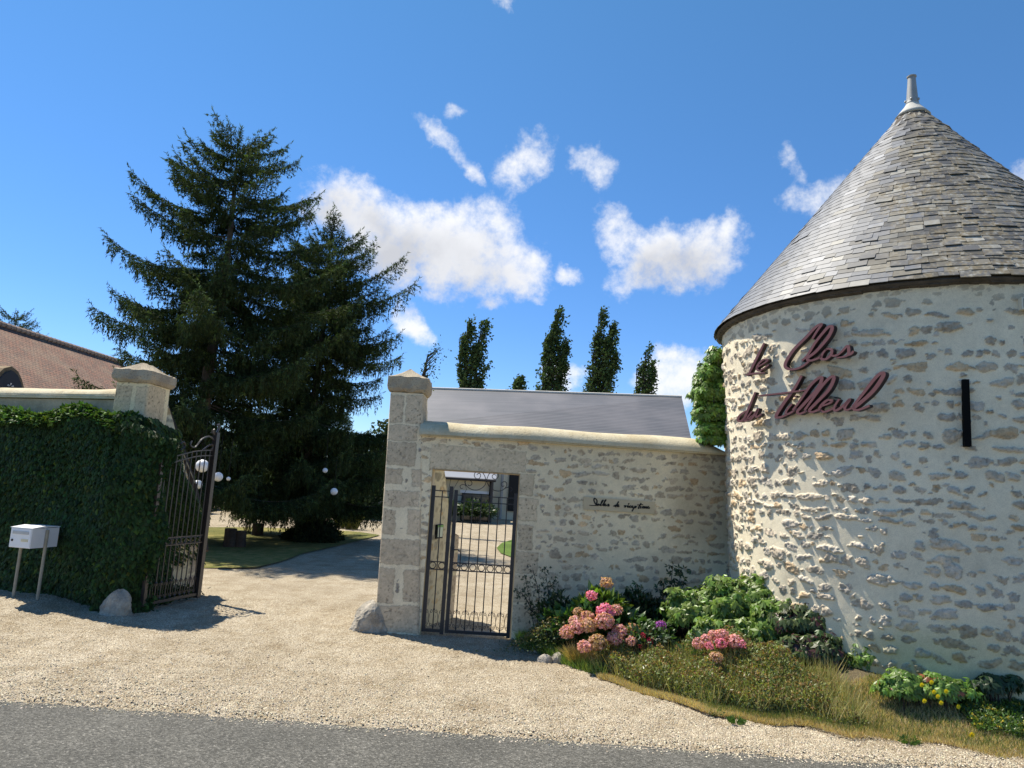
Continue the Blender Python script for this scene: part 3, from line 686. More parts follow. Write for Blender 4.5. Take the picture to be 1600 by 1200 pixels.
def coping(name, x0, x1, yc, z0f, z1f, half, parent, seed, hip=None, z0=1):
    rng = np.random.default_rng(seed); n = int((x1-x0)/.03); xs = np.linspace(x0, x1, n); K = 22; P = np.zeros((K, n, 3)); nz = fbm((K, n), (1, x1-x0), .5, 4, rng)
    for i, x in enumerate(xs):
        zz0, zz1 = z0f(x), z1f(x); e = 1.0
        if hip and x > hip: e = max(.02, 1-((x-hip)/(x1-hip))**2)
        for k in range(K):
            a = pi*k/(K-1); yy = yc-half*cos(a)*(1.0); s_ = sin(a)**(1.0 if k < K//2 else .8)
            P[k, i] = (x, yy+(wdy(x) if name == 'coping' and z0 == 0 else lwy(x)), zz0+(zz1-zz0)*s_*e+.018*nz[k, i])
    me = grid_mesh(name, P[:, ::-1] if False else P, None); o = link_mesh(name, me, M_COPE, parent, True)
    b = MB(); za, zb = z0f(x0), z0f(x1)
    if z0: b.prism([(x0, yc-half+.004+lwy(x0), za-.03), (x1, yc-half+.004, za-.03), (x1, yc+half-.004, za-.03), (x0, yc+half-.004+lwy(x0), za-.03)], (0, 0, .06)); b.build('coping_base', M_COPE, o); return o
    x1_ = x1; x1 = .3 if z0 == 0 else x1; hh_ = half-.03; b.add([(x0, yc-hh_, za-.02), (x1, yc-hh_, zb-.02), (x1, yc+hh_, zb-.02), (x0, yc+hh_, za-.02), (x0, yc-hh_, za+.02), (x1, yc-hh_, zb+.02), (x1, yc+hh_, zb+.02), (x0, yc+hh_, za+.02)], [(3, 2, 1, 0), (4, 5, 6, 7), (0, 1, 5, 4), (1, 2, 6, 5), (2, 3, 7, 6), (3, 0, 4, 7)])
    if z0 == 0: b.prism([(.3, yc-half+.03, za-.02), (x1_, yc-half+.03+wdy(x1_), za-.02), (x1_, yc+half-.03+wdy(x1_), za-.02), (.3, yc+half-.03, za-.02)], (0, 0, .04))
    b.build('coping_base', M_COPE, o)
    return o
coping('coping', -1.10, 2.85, WY+TH/2-.01, lambda x: 2.395, lambda x: 2.575+.008*sin(x*4), TH/2+.075, wall, 3, 2.35, 0)

# ------------------------------------------------------------------ gate pillars
def pillar(root, x0b, x1b, x0t, x1t, yf, dep, zt, blocks, seed, capz, half_over, pmo=(.80, .69, .49), pbl=(.60, .49, .345)):
    """battered pillar, front face blocks in (0..1, z)"""
    rng = np.random.default_rng(seed); res = .0085; su = (x1b-x0b); h = zt; nv = int(h/res)
    def face(side):
        wd = su if side == 0 else dep; nu = int(wd/res)
        bl = []
        for (u0, u1, v0, v1) in blocks:
            if side == 0: bl.append((u0*wd-(.03 if u0 == 0 else 0), u1*wd+(.03 if u1 == 1 else 0), v0, v1))
            elif u1 == 1: bl.append((-.03, wd*rng.uniform(.35, .9), v0, v1))
        H, mk, ti, hu, b_, pt = rubble(wd, h, nu, nv, rng, .12, .8, bl, .006)
        col = stone_colors(H, mk, ti, hu, b_, pt, wd, h, rng, mortar=pmo, bcol=pbl)
        U = np.linspace(0, 1, nu)[None, :]+np.zeros((nv, 1)); Z = np.linspace(0, h, nv)[:, None]+np.zeros((1, nu)); t = Z/h
        xa = x0b+(x0t-x0b)*t; xb = x1b+(x1t-x1b)*t; yo = yf+.035*t; H = H+.012*fbm((nv, nu), (h, wd), .4, 2, rng)
        ed = np.minimum(U, 1-U)*wd; rd = .018*(1-np.clip(ed/.02, 0, 1))**2
        if side == 0: P = np.stack([xa+(xb-xa)*U, yo-H+rd, Z], -1)
        elif side == 1: P = np.stack([xb+H-rd, yo+dep*U, Z], -1)
        else: P = np.stack([xa-H+rd, yo+dep*(1-U), Z], -1)
        me = grid_mesh('shaft', P, col); return me
    for s_, nm in ((0, 'front_face'), (1, 'inner_face'), (2, 'outer_face')): link_mesh(nm, face(s_), M_ASHLAR, root, True)
    mb = MB(); mb.add([(x0b+.03, yf+.05, 0), (x1b-.03, yf+.05, 0), (x1b-.03, yf+dep, 0), (x0b+.03, yf+dep, 0), (x0t+.03, yf+.07, zt), (x1t-.03, yf+.07, zt), (x1t-.03, yf+dep+.03, zt), (x0t+.03, yf+dep+.03, zt)], [(3, 2, 1, 0), (4, 5, 6, 7), (0, 1, 5, 4), (1, 2, 6, 5), (2, 3, 7, 6), (3, 0, 4, 7)]); mb.build('core', M_CREAM, root)
    # cap: chamfered slab and low weathered pyramid, as one displaced mesh
    xm, ym = (x0t+x1t)/2, yf+.035+dep/2; hx, hy = (x1t-x0t)/2, dep/2; o = half_over
    rings = [(-.02, zt-.005), (o*.55, zt+.015), (o, zt+.05), (o+.004, zt+.10), (o+.002, zt+capz), (o-.03, zt+capz+.012), (o-.055, zt+capz+.016), (-hx*.5, zt+capz+.075), (-hx*.9, zt+capz+.125)]
    V = []; F = []; m = 24
    for (e, z) in rings:
        ax, ay = hx+e, max(hy+e, .03)
        for k in range(4):
            c = [(-1, -1), (1, -1), (1, 1), (-1, 1), (-1, -1)]; (sx0, sy0), (sx1, sy1) = c[k], c[k+1]
            for q in range(m//4*2):
                f = q/(m//4*2); x = (sx0+(sx1-sx0)*f)*ax; y = (sy0+(sy1-sy0)*f)*ay; rr = sqrt((x/ax)**2+(y/ay)**2); k_ = 1-.045*max(0, rr-1.25)/.16
                nz = .006*sin(x*31+z*40)+.006*sin(y*37+z*23)+.004*random.uniform(-1, 1)
                V.append((xm+x*k_+nz*.5, ym+y*k_+nz*.5, z+nz))
    N = m//4*2*4
    for i in range(len(rings)-1):
        for k in range(N): F.append((i*N+k, i*N+(k+1) % N, (i+1)*N+(k+1) % N, (i+1)*N+k))
    me = bpy.data.meshes.new('cap'); me.from_pydata(V, [], F+[tuple(range((len(rings)-1)*N, len(rings)*N))]); me.update(); link_mesh('cap', me, M_CAP, root)
pr = empty('gate_pillar', (-1.2, WY, 0), 'tall block stone gate pillar with pyramid cap left of the small gate', 'pillar', 'gate pillars')
def zb(a, b): return (Yp(625, b, 8.68).z, Yp(625, a, 8.68).z)
BL = [(0, .42, *zb(617, 661)), (.52, 1, *zb(617, 661)), (0, .84, *zb(664, 690)), (0, .80, *zb(691, 727)), (0, .50, *zb(731, 759)), (.72, 1, *zb(731, 759)), (0, .95, *zb(767, 792)), (0, .34, *zb(796, 837)), (.64, 1, *zb(796, 837)), (0, 1, *zb(843, 885)), (0, .38, *zb(890, 943)), (.58, 1, *zb(890, 943)), (.05, 1, *zb(948, 990))]
PXL, PXR = Yp(585, 990, 8.69).x, Yp(654, 993, 8.69).x; PTL, PTR = Yp(609, 620, 8.70).x, Yp(661, 620, 8.70).x
pillar(pr, PXL, PXR, PTL, PTR, 8.685, .50, Yp(630, 613, 8.69).z, BL, 5, Yp(630, 588, 8.69).z-Yp(630, 613, 8.69).z, .045)
PLX0, PLX1 = -5.32, -4.84
pl = empty('gate_pillar', (-5.1, 9.35, 0), 'squat pale gate pillar with pyramid cap rising out of the dark climbing leaves', 'pillar', 'gate pillars')
pillar(pl, PLX0, PLX1, PLX0+.02, PLX1-.02, 9.35, .62, 2.90, [(0, .45, .5, 1), (.55, 1, 1.1, 1.6), (0, .5, 2.45, 2.86), (.62, 1, 2.45, 2.86), (0, 1, 1.9, 2.3)], 6, .17, .055, (.82, .69, .43), (.66, .53, .34))
# ------------------------------------------------------------------ left wall, sloped return walls
lw = empty('garden_wall', (-8.6, 9.6, 0), 'grey garden wall with rounded coping behind the climbing leaves, left of the drive', 'wall')
mb = MB(); mb.prism([(-16, 9.45+lwy(-16), 0), (PLX0, 9.45, 0), (PLX0, 9.85, 0), (-16, 9.85+lwy(-16), 0)], (0, 0, 2.66)); mb.build('masonry', plain('grey_render', (.40, .33, .235), .95, 0, .35, 3, .15, .8, 30), lw)
coping('coping', -16, PLX0+.02, 9.65, lambda x: 2.70, lambda x: 2.83+.008*sin(x*2.3), .25, lw, 9)
def return_wall(nm, lab, xa, ya, xb, yb, prof, m, seed, thick):
    """short wall running back from a pillar; its top drops steeply; visible face towards +x"""
    root = empty(nm, (xa, ya, 0), lab, 'wall', 'sloping return walls'); rng = np.random.default_rng(seed)
    L = sqrt((xb-xa)**2+(yb-ya)**2); res = .011; nu, nv = int(L/res), 110; u = np.linspace(0, 1, nu)
    top = np.interp(u, [p[0] for p in prof], [p[1] for p in prof]); h = max(top)
    H, mk, ti, hu, b_, pt = rubble(L, h, nu, nv, rng, .75, .8, [(L-.17, L+.05, k*.3+.02, k*.3+.28) for k in range(int(prof[-1][1]/.3)+1)], .007)
    col = stone_colors(H, mk, ti, hu, b_, pt, L, h, rng, mortar=(.66, .60, .42), stone=(.48, .42, .29))
    d = Vector((xb-xa, yb-ya, 0)).normalized(); nrm = Vector((d.y, -d.x, 0))
    Z = np.minimum(np.linspace(0, 1, nv)[:, None]*h, top[None, :]); U = u[None, :]*L+np.zeros((nv, 1))
    P = np.stack([xa+d.x*U+nrm.x*H, ya+d.y*U+nrm.y*H, Z], -1); link_mesh('masonry', grid_mesh('masonry', P, col), M_STONE, root, True)
    b = MB(); n = 24; uu = np.linspace(0, 1, n); tt = np.interp(uu, [p[0] for p in prof], [p[1] for p in prof])
    poly = [Vector((xa+d.x*L*a, ya+d.y*L*a, t)) for a, t in zip(uu, tt)]+[Vector((xb, yb, 0)), Vector((xa, ya, 0))]
    poly = [p-nrm*.012 for p in poly]; b.prism(poly, -nrm*thick); b.build('core', m, root); return root
return_wall('return_wall', 'pale stone wall with steeply sloping top seen inside the small gate', -.955, WY+TH+.02, -.615, 10.05, [(0, 2.42), (.22, 2.25), (.42, 1.85), (.62, 1.42), (.80, 1.15), (1, 1.10)], M_CREAM, 61, .36)
return_wall('return_wall', 'leafy stone wall with steeply sloping top behind the open iron gate', PLX1-.03, 9.98, -4.40, 10.62, [(0, 2.7), (.15, 2.45), (.35, 2.05), (.6, 1.6), (.8, 1.25), (1, 1.15)], M_CREAM, 62, .36)
# leaning beam and thin cable behind the left pillar
mb = MB(); a, b = Yp(255, 632, 10.8), Yp(330, 905, 11.6); mb.tube([Yp(258, 634, 10.75), Yp(280, 700, 10.9), Yp(300, 765, 10.95), (-4.42, 10.72, .6)], [.05, .075, .085, .08], 8); o = mb.build('leaning_beam', M_WOOD); tag(o, 'dark beam leaning behind the left gate pillar', 'beam')
mb = MB(); mb.tube([Yp(257, 632, 10.6), Yp(285, 705, 10.65), Yp(305, 755, 10.7)], .006, 5); o = mb.build('stay_cable', M_POST); tag(o, 'thin pale stay cable running down beside the leaning beam', 'cable')

# ------------------------------------------------------------------ boundary stones
def rock(name, c, sx, sy, h, seed, lab, cat='stone', lean=0.0, group=None):
    rng = random.Random(seed); me = bpy.data.meshes.new(name); V = []; F = []; n, m = 26, 14; ph = [rng.random()*6 for _ in range(8)]
    for i in range(m+1):
        t = i/m; rr = (1-.28*t)*(1 if t < .55 else sqrt(max(0, 1-((t-.55)/.46)**2)))+.0
        for k in range(n):
            a = 2*pi*k/n; f = 1+.10*sin(2*a+ph[0]+t*2)+.08*sin(3*a+ph[1]-t*4)+.05*sin(5*a+ph[2]+t*7)+.04*sin(9*a+ph[3]+t*13)+rng.uniform(-.03, .03)
            V.append((c[0]+sx*rr*f*cos(a)+lean*t, c[1]+sy*rr*f*sin(a), c[2]-.03+(h+.03)*t*(1+.05*sin(a*2+ph[4]))))
    for i in range(m):
        for k in range(n): F.append((i*n+k, i*n+(k+1) % n, (i+1)*n+(k+1) % n, (i+1)*n+k))
    F.append(tuple(m*n+k for k in range(n))); me.from_pydata(V, [], F); me.update()
    return tag(link_mesh(name, me, M_ROCK), lab, cat, group)
q = G(573, 990); rock('guard_stone', (q.x+.0, q.y+.08, 0), .22, .19, .36, 3, 'rounded limestone guard stone at the foot of the right gate pillar', lean=.03)
q = Yp(183, 940, 8.92); rock('guard_stone', (q.x, q.y, 0), .18, .14, .29, 8, 'chipped limestone guard stone half under the climbing leaves', lean=.03)
for i, (px, py, sx, h, lb) in enumerate(((823, 1012, .09, .07, 'small grey stone nearest the small gate at the bed edge'), (848, 1024, .10, .10, 'pale holed stone in the middle of the bed edge stones'), (852, 1040, .085, .09, 'leftmost front stone of the bed edge by the gravel'), (872, 1040, .10, .11, 'white pitted stone beside the dry grass tuft'))):
    q = G(px, py); rock('edging_stone', (q.x, q.y, .02), sx, sx*.7, h, 30+i, lb, group='rough stones edging the flower bed')

# ------------------------------------------------------------------ ironwork
def spiral(c, ax, az, r0, turns, a0, sgn=1, n=26, r1=.15):
    """flat spiral in the plane ax, az round c"""
    out = []
    for i in range(n+1):
        t = i/n; r = r0*(1-(1-r1)*t); a = a0+sgn*turns*2*pi*t; out.append(c+ax*(r*cos(a))+az*(r*sin(a)))
    return out
def iron_leaf(root, O, ax, wd, z0, z1, bars, mat_, topf, rings=True, scr=True, stile=.022, mid=(.62, .72), bar=.0075, arch=False):
    """leaf from hinge O along unit vector ax, built as parts"""
    az = ZV; ny = Vector((-ax.y, ax.x, 0))
    fr = MB()
    def bx(m, u0, u1, v0, v1, t): 
        c = O+ax*(u0+u1)/2+az*(v0+v1)/2; obox(m, c, ax, ny, az, (u1-u0)/2, t, (v1-v0)/2)
    bx(fr, -stile, stile, z0, topf(0)+.06, stile); bx(fr, wd-stile, wd+stile, z0-.02, topf(wd)+.06, stile)
    bx(fr, stile, wd-stile, z0, z0+.035, stile*.7)
    fr.build('frame', mat_, root)
    for off in (0, -.075):
        ra = MB()
        if arch:
            P = [O+ax*(stile+(wd-2*stile)*k/16)+az*(topf(stile+(wd-2*stile)*k/16)+off) for k in range(17)]; ra.tube(P, .010, 4)
        else: bx(ra, stile, wd-stile, topf(wd/2)+off-.006, topf(wd/2)+off+.006, .007)
        ra.build('rail', mat_, root)
    for z in mid: ra = MB(); bx(ra, stile, wd-stile, z-.006, z+.006, .009); ra.build('rail', mat_, root)
    xs = [wd*(k+1)/(bars+1) for k in range(bars)]
    for x in xs:
        b = MB(); b.tube([O+ax*x+az*(z0+.03), O+ax*x+az*topf(x)], bar, 6)
        for zz in (z0+.06, z0+.26): b.tube([O+ax*x+az*(zz-.012), O+ax*x+az*zz, O+ax*x+az*(zz+.012)], [.009, .015, .009], 6)
        b.build('bar', mat_, root)
    cells = [(a+b)/2 for a, b in zip([0]+xs, xs+[wd])]; cw = wd/(bars+1)
    r_ = (mid[1]-mid[0])/2
    for x in cells:
        b = MB(); c = O+ax*x+az*(mid[0]+r_); rr = min(r_, cw/2)-.007
        b.tube([c+ax*rr*cos(q)+az*rr*sin(q) for q in np.linspace(0, 2*pi, 20, endpoint=False)], .006, 5, True); b.build('ring', mat_, root)
    if scr:
        for x in cells:
            b = MB(); 
            for s in (-1, 1):
                hw = cw/2-.012
                lo = spiral(O+ax*(x+s*hw*.52)+az*(z0+.085), ax, az, hw*.5, 1.1, -pi/2, s); hi = spiral(O+ax*(x-s*hw*.52)+az*(z0+.235), ax, az, hw*.5, 1.1, pi/2, s)
                b.tube(lo, .0035, 4); b.tube(hi, .0035, 4); b.tube([lo[0], O+ax*(x+s*hw*.05)+az*(z0+.12), O+ax*(x-s*hw*.1)+az*(z0+.19), hi[0]], .0035, 4)
            b.build('scroll', mat_, root)
# small gate: fixed narrow leaf and moving wide leaf
GY = WY+.035
gl, gm, gr_ = (DL+.035, (Yp(694, 998, GY).x+Yp(709, 757, GY).x)/2, DR-.035)
zt = Yp(742, 775, GY).z
zr0, zr1 = Yp(740, 893, GY).z, Yp(740, 881, GY).z
g1 = empty('iron_gate_leaf', (gl, GY, 0), 'narrow fixed leaf of the black iron gate with a single bar', 'gate')
iron_leaf(g1, Vector((gl, GY, 0)), Vector((1, 0, 0)), gm-gl-.03, .05, zt, 1, M_IRON, lambda u: zt+.04, mid=(zr0, zr1))
g2 = empty('iron_gate_leaf', (gr_, GY, 0), 'wide closed leaf of the black iron gate in the stone doorway', 'gate')
iron_leaf(g2, Vector((gm+.03, GY, 0)), Vector((1, 0, 0)), gr_-gm-.03, .05, zt, 6, M_IRON, lambda u: zt, mid=(zr0, zr1))
mb = MB(); zk = Yp(703, 862, GY).z; mb.box((gm+.005, GY-.035, zk-.07), (gm+.055, GY+.035, zk+.07), bev=.004); mb.tube([(gm+.03, GY-.03, zk+.03), (gm+.03, GY-.075, zk+.03), (gm+.10, GY-.08, zk+.035), (gm+.13, GY-.075, zk+.02)], .008, 6); mb.build('lock', M_IRON, g2)
ov = MB(); c = Vector((Yp(760, 748, GY).x, GY, zt)); ax = Vector((1, 0, 0))
def S2(px, py): return Yp(px, py, GY)
for path in ([(760, 751), (757, 759), (748, 765), (738, 765), (730, 760), (727, 754), (729, 750), (733, 750), (737, 753), (737, 757), (733, 759), (731, 757)],
             [(730, 760), (724, 757), (719, 759), (720, 763), (723, 763)],
             [(760, 751), (756, 741), (750, 736), (744, 737), (741, 742), (743, 747), (748, 748), (751, 744), (750, 740), (747, 740), (745, 742)],
             [(760, 751), (764, 741), (770, 737), (776, 738), (779, 743), (776, 748), (771, 748), (769, 744), (772, 741), (775, 743)],
             [(760, 751), (764, 759), (772, 766), (782, 767), (789, 763), (792, 757), (790, 753), (786, 753), (783, 756), (785, 760), (788, 759)],
             [(789, 763), (795, 761), (799, 762), (800, 766), (797, 768)]):
    P = cr([Vector((S2(*p).x, S2(*p).z)) for p in path], 4); ov.tube([(p.x, GY, p.y) for p in P], .0048, 5)
ov.build('top_scroll', M_IRON, g2)
# big open leaf
HG, FG = G(228, 946, .08), G(308, 930, .08); ax = Vector((FG.x-HG.x, FG.y-HG.y, 0)).normalized(); LW = (FG-HG).length+.06; O = Vector((FG.x, FG.y, 0))-ax*LW
zf = 2.20
g3 = empty('iron_gate_leaf', O, 'tall brown iron drive gate leaf with scrolled top standing open by the leaves', 'gate')
def topf(u): t = u/LW; return 1.88+.20*sin(t*pi*.5)
iron_leaf(g3, O, ax, LW, .08, zf, 10, M_IRONB, topf, stile=.026, mid=(.80, .90), bar=.008, arch=True)
mb = MB(); P0 = O+ax*LW; obox(mb, P0+ZV*((.05+2.34)/2), ax, Vector((-ax.y, ax.x, 0)), ZV, .034, .034, (2.34-.05)/2); mb.tube([P0+ZV*2.32, P0+ax*.04+ZV*2.40, P0+ax*.03+ZV*2.46, P0-ax*.02+ZV*2.44], .016, 6); mb.tube([P0+ZV*2.30-ax*.03, P0-ax*.07+ZV*2.38, P0-ax*.10+ZV*2.36, P0-ax*.09+ZV*2.32], .012, 6); mb.build('end_post', M_IRONB, g3)
mb = MB()
mb.tube(cr([O+ax*(LW-.03)+ZV*2.22, O+ax*(LW-.14)+ZV*2.27, O+ax*(LW-.30)+ZV*2.22, O+ax*(LW-.42)+ZV*2.10, O+ax*(LW-.52)+ZV*2.12, O+ax*(LW-.50)+ZV*2.18], 5), .012, 5)
mb.tube(cr([O+ax*(LW-.25)+ZV*2.07, O+ax*(LW-.14)+ZV*2.14, O+ax*(LW-.06)+ZV*2.16, O+ax*(LW-.05)+ZV*2.10, O+ax*(LW-.10)+ZV*2.09], 5), .011, 5)
mb.tube(cr([O+ax*(LW-.70)+ZV*2.04, O+ax*(LW-.62)+ZV*2.10, O+ax*(LW-.66)+ZV*2.15, O+ax*(LW-.72)+ZV*2.12], 5), .011, 5)
mb.build('top_scroll', M_IRONB, g3)

# ------------------------------------------------------------------ mailbox
mbx = Vector((Yp(54, 840, 9.1).x, 9.1, 0)); mr = radians(-12)
mail = empty('mailbox', mbx, 'white metal mailbox on two thin posts in front of the leafy wall', 'mailbox', rz=mr)
zt_, zb_ = Yp(50, 826, 8.9).z, Yp(47, 857, 8.9).z
cs, sn = cos(mr), sin(mr); bxv, byv = Vector((cs, sn, 0)), Vector((-sn, cs, 0)); wdh, dph = .155, .20
body = MB(); obox(body, mbx+ZV*(zt_+zb_)/2, bxv, byv, ZV, wdh, dph, (zt_-zb_)/2)
body.prism([mbx+ZV*zt_-bxv*(wdh+.006)-byv*(dph+.012), mbx+ZV*zt_+bxv*(wdh+.006)-byv*(dph+.012), mbx+ZV*(zt_+.022)+bxv*(wdh+.006)-byv*.02, mbx+ZV*(zt_+.012)+bxv*(wdh+.006)+byv*(dph+.006), mbx+ZV*(zt_+.012)-bxv*(wdh+.006)+byv*(dph+.006), mbx+ZV*(zt_+.022)-bxv*(wdh+.006)-byv*.02], ZV*.006)
bo = body.build('box', M_WHITE, mail)
dr = MB(); obox(dr, mbx-byv*(dph+.004)+ZV*(zt_+zb_)/2, bxv, byv, ZV, wdh-.008, .005, (zt_-zb_)/2-.008); do = dr.build('door', M_WHITE, mail)
k = MB(); obox(k, mbx-byv*(dph+.012)+ZV*(zt_-.055), bxv, byv, ZV, .115, .005, .018); k.build('letter_slot', plain('slot_grey', (.45, .46, .48), .4, .5), do)
k = MB(); obox(k, mbx-byv*(dph+.011)+bxv*.07+ZV*(zt_-.145), bxv, byv, ZV, .05, .003, .016); k.build('name_plate', plain('plate_beige', (.62, .56, .38), .5), do)
k = MB(); c_ = mbx-byv*(dph+.009)-bxv*.11+ZV*(zt_-.15); k.tube([c_, c_-byv*.008], .014, 12); k.build('keyhole', M_BLACK, do)
k = MB(); c_ = mbx+byv*(dph+.045)+ZV*(zt_+zb_)/2; k.prism([c_-bxv*.1+ZV*.11-byv*.04, c_+bxv*.09+ZV*.13, c_+bxv*.12+ZV*.12-byv*.02, c_+bxv*.09+ZV*.06-byv*.02, c_+bxv*.11+ZV*.02-byv*.02, c_+bxv*.09-ZV*.10, c_-bxv*.1-ZV*.12-byv*.04], byv*.012+bxv*.002); k.build('rear_tube', M_WHITE, mail)
for (s, zt2) in ((-1, zt_-.02), (1, zt_-.02)):
    k = MB(); b0 = mbx+bxv*s*(wdh+.024); k.tube([b0+ZV*-.02, b0+ZV*(zt2)], .019, 8); k.build('post', M_POST, mail)
# ------------------------------------------------------------------ small fittings
def fitting(name, px, py, y, w_, h_, d_, m, lab, cat, post=None):
    p = Yp(px, py, y); k = MB(); k.box((p.x-w_/2, p.y-d_/2, p.z-h_/2), (p.x+w_/2, p.y+d_/2, p.z+h_/2), bev=.006); o = k.build(name, m); tag(o, lab, cat); return o
e = Yp(681, 830, 9.42); e.x = -.845; ic = empty('intercom', e, 'small notice panel with green edge on the pale wall inside the small gate', 'intercom', rz=radians(14))
k = MB(); ir = radians(-21); k.box((e.x-.02, e.y-.09, e.z-.09), (e.x+.02, e.y+.09, e.z+.09), ir, bev=.004); k.build('housing', M_BLACK, ic)
k = MB(); k.box((e.x+.021, e.y-.07, e.z-.07), (e.x+.026, e.y+.07, e.z+.055), ir, (e.x, e.y)); k.build('panel', plain('pale_panel', (.55, .62, .48), .4), ic)
k = MB(); k.box((e.x+.021, e.y-.08, e.z+.058), (e.x+.027, e.y+.08, e.z+.080), ir, (e.x, e.y)); k.build('green_strip', plain('leaf_green_paint', (.18, .42, .08), .5), ic)
t_ = on_tower(1131, 673); t_ = Vector((TX, TY, 0))+Vector((t_.x-TX, t_.y-TY, 0)).normalized()*(tower_r(2.4)+.05)+ZV*t_.z
cm = empty('security_camera', t_, 'tiny cream camera box on the tower edge below the vine', 'camera')
k = MB(); k.box((t_.x-.03, t_.y-.04, t_.z-.05), (t_.x+.03, t_.y+.05, t_.z+.05), bev=.008); k.build('housing', plain('cream_plastic', (.62, .58, .44), .5), cm)
k = MB(); k.tube([t_+Vector((-.03, -.02, .0)), t_+Vector((-.075, -.05, -.002))], .010, 8); k.build('arm', plain('cream_plastic2', (.62, .58, .44), .5), cm)
f = on_tower(1590, 478); nf = Vector((f.x-TX, f.y-TY, 0)).normalized(); f = f+nf*.06+Vector((.08, 0, 0))
fl = empty('floodlight', f, 'cream floodlight under the eaves at the right edge', 'lamp')
k = MB(); obox(k, f, Vector((-nf.y, nf.x, 0)), nf, ZV, .09, .05, .055); k.build('housing', plain('cream_plastic3', (.60, .56, .44), .5), fl)
k = MB(); obox(k, f+nf*.052, Vector((-nf.y, nf.x, 0)), nf, ZV, .075, .004, .042); k.build('lens', M_GLASS, fl)
# ------------------------------------------------------------------ door sign
q0, q1 = Yp(912, 776, WY), Yp(1024, 784, WY); q0.y = WY+wdy(q0.x)-.03; q1.y = WY+wdy(q1.x)-.03; px_ = (q1-q0); px_.z = 0; PE = px_.normalized(); PN = Vector((PE.y, -PE.x, 0))
c4 = [plane_hit(*p, q0, PN) for p in ((912, 776), (1024, 784), (1022, 803), (912, 796))]
sg = empty('name_plaque', c4[3], 'tan plaque with black script Salles de réception on the stone wall', 'sign')
k = MB(); k.prism([c4[3], c4[2], c4[1], c4[0]], -PN*.010); k.build('plate', M_PLATE, sg)
FR2 = (c4[0]+PN*.001, PE, ZV, PN)
ST = [[[(145, 392), (285, 398), (262, 350), (240, 290), (255, 245), (300, 290), (298, 345), (275, 385)]], [[(340, 362), (305, 378), (315, 400), (345, 370), (352, 402)]], [[(360, 400), (415, 320), (430, 285), (405, 310), (380, 395), (400, 400)]], [[(412, 400), (470, 315), (490, 278), (465, 305), (440, 398), (455, 400)]],
      [[(455, 390), (490, 368), (465, 372), (475, 405), (510, 395)]], [[(520, 395), (545, 368), (550, 402), (520, 412), (568, 402)]], [[(755, 312), (695, 420), (705, 425)], [(695, 388), (650, 412), (690, 410)]], [[(715, 410), (758, 385), (735, 385), (735, 424), (772, 408)]],
      [[(865, 408), (895, 398), (885, 436), (905, 410), (925, 405)]], [[(930, 420), (962, 402), (940, 405), (945, 438), (975, 425)], [(950, 375), (975, 352)]], [[(1010, 400), (980, 415), (985, 440), (1015, 430)]], [[(1020, 425), (1052, 408), (1030, 408), (1035, 444), (1065, 432)]],
      [[(1100, 405), (1060, 470), (1030, 520)], [(1085, 420), (1120, 412), (1105, 445), (1080, 450)]], [[(1225, 345), (1165, 450), (1185, 458)], [(1140, 388), (1262, 378)]], [[(1222, 410), (1205, 450), (1228, 452)]], [[(1270, 412), (1245, 440), (1270, 455), (1285, 425), (1268, 412)]], [[(1310, 415), (1292, 458), (1335, 418), (1330, 458), (1350, 440)]], [[(1390, 415), (1360, 425), (1362, 458), (1398, 440), (1385, 462)]]]
pm = (to2(960, 790, FR2)-to2(950, 790, FR2)).length/10
for st in ST:
    k = MB()
    for si, s in enumerate(st): ribbon(k, cr([to2(910+x/13.33, 760+y/13.33, FR2) for x, y in s], 5), 1.25*pm*1.3, FR2, .006, .004+.001*si, False)
    k.build('letter', M_BLACK, sg)

# ------------------------------------------------------------------ buildings
def roof_plane(name, a, b, c, d, m, parent, th=.08):
    """a b along the eave, c d along the ridge (same direction)"""
    me = bpy.data.meshes.new(name); a, b, c, d = map(Vector, (a, b, c, d)); n = (b-a).cross(d-a).normalized()
    V = [a, b, d, c]+[p-n*th for p in (a, b, d, c)]
    me.from_pydata([tuple(v) for v in V], [], [(0, 1, 2, 3), (7, 6, 5, 4), (0, 4, 5, 1), (1, 5, 6, 2), (2, 6, 7, 3), (3, 7, 4, 0)]); me.update()
    uv = me.uv_layers.new(name='UVMap'); ex_ = (b-a).normalized(); 
    for l in me.loops:
        v = me.vertices[l.vertex_index].co-a; x = v.dot(ex_); uv.data[l.index].uv = (x, (v-ex_*x).length)
    return link_mesh(name, me, m, parent)
# slate roofed hall behind the wall
hall = empty('slate_roofed_hall', (2, 42, 0), 'long low hall with grey slate roof beyond the garden wall', 'building')
rl, rr_ = Yp(655, 607, 46), Yp(1064, 620, 46); zr = (rl.z+rr_.z)/2; ylr = 46
xr_l, xr_r = -6.5, Yp(1064, 620, 46).x; ze = 5.0; ye = 40.5
er = Yp(1078, 700, ye)
roof_plane('roof', (xr_l, ye, ze), (er.x+.12, ye, ze), (xr_l, ylr+.4, rl.z+.05), (xr_r, ylr-.2, rr_.z-.05), M_FSLATE, hall)
roof_plane('roof', (er.x+.12, 52, ze), (xr_l, 52, ze), (xr_r, ylr-.2+.02, rr_.z-.05), (xr_l, ylr+.42, rl.z+.05), M_FSLATE, hall)
k = MB(); k.tube([(xr_l, ylr+.4, rl.z+.08), (xr_r, ylr-.2, rr_.z-.02)], .09, 6); k.build('ridge', M_CEMENT, hall)
k = MB(); k.box((xr_l, ye+.4, 0), (er.x-.3, 51.6, ze+.05)); k.prism([(er.x-.31, ye+.4, ze), (er.x-.31, 51.6, ze), (er.x-.31, ylr, rr_.z-.25)], (.02, 0, 0)); k.build('wall', M_CREAM, hall)
p = Yp(893, 672, 41.4)
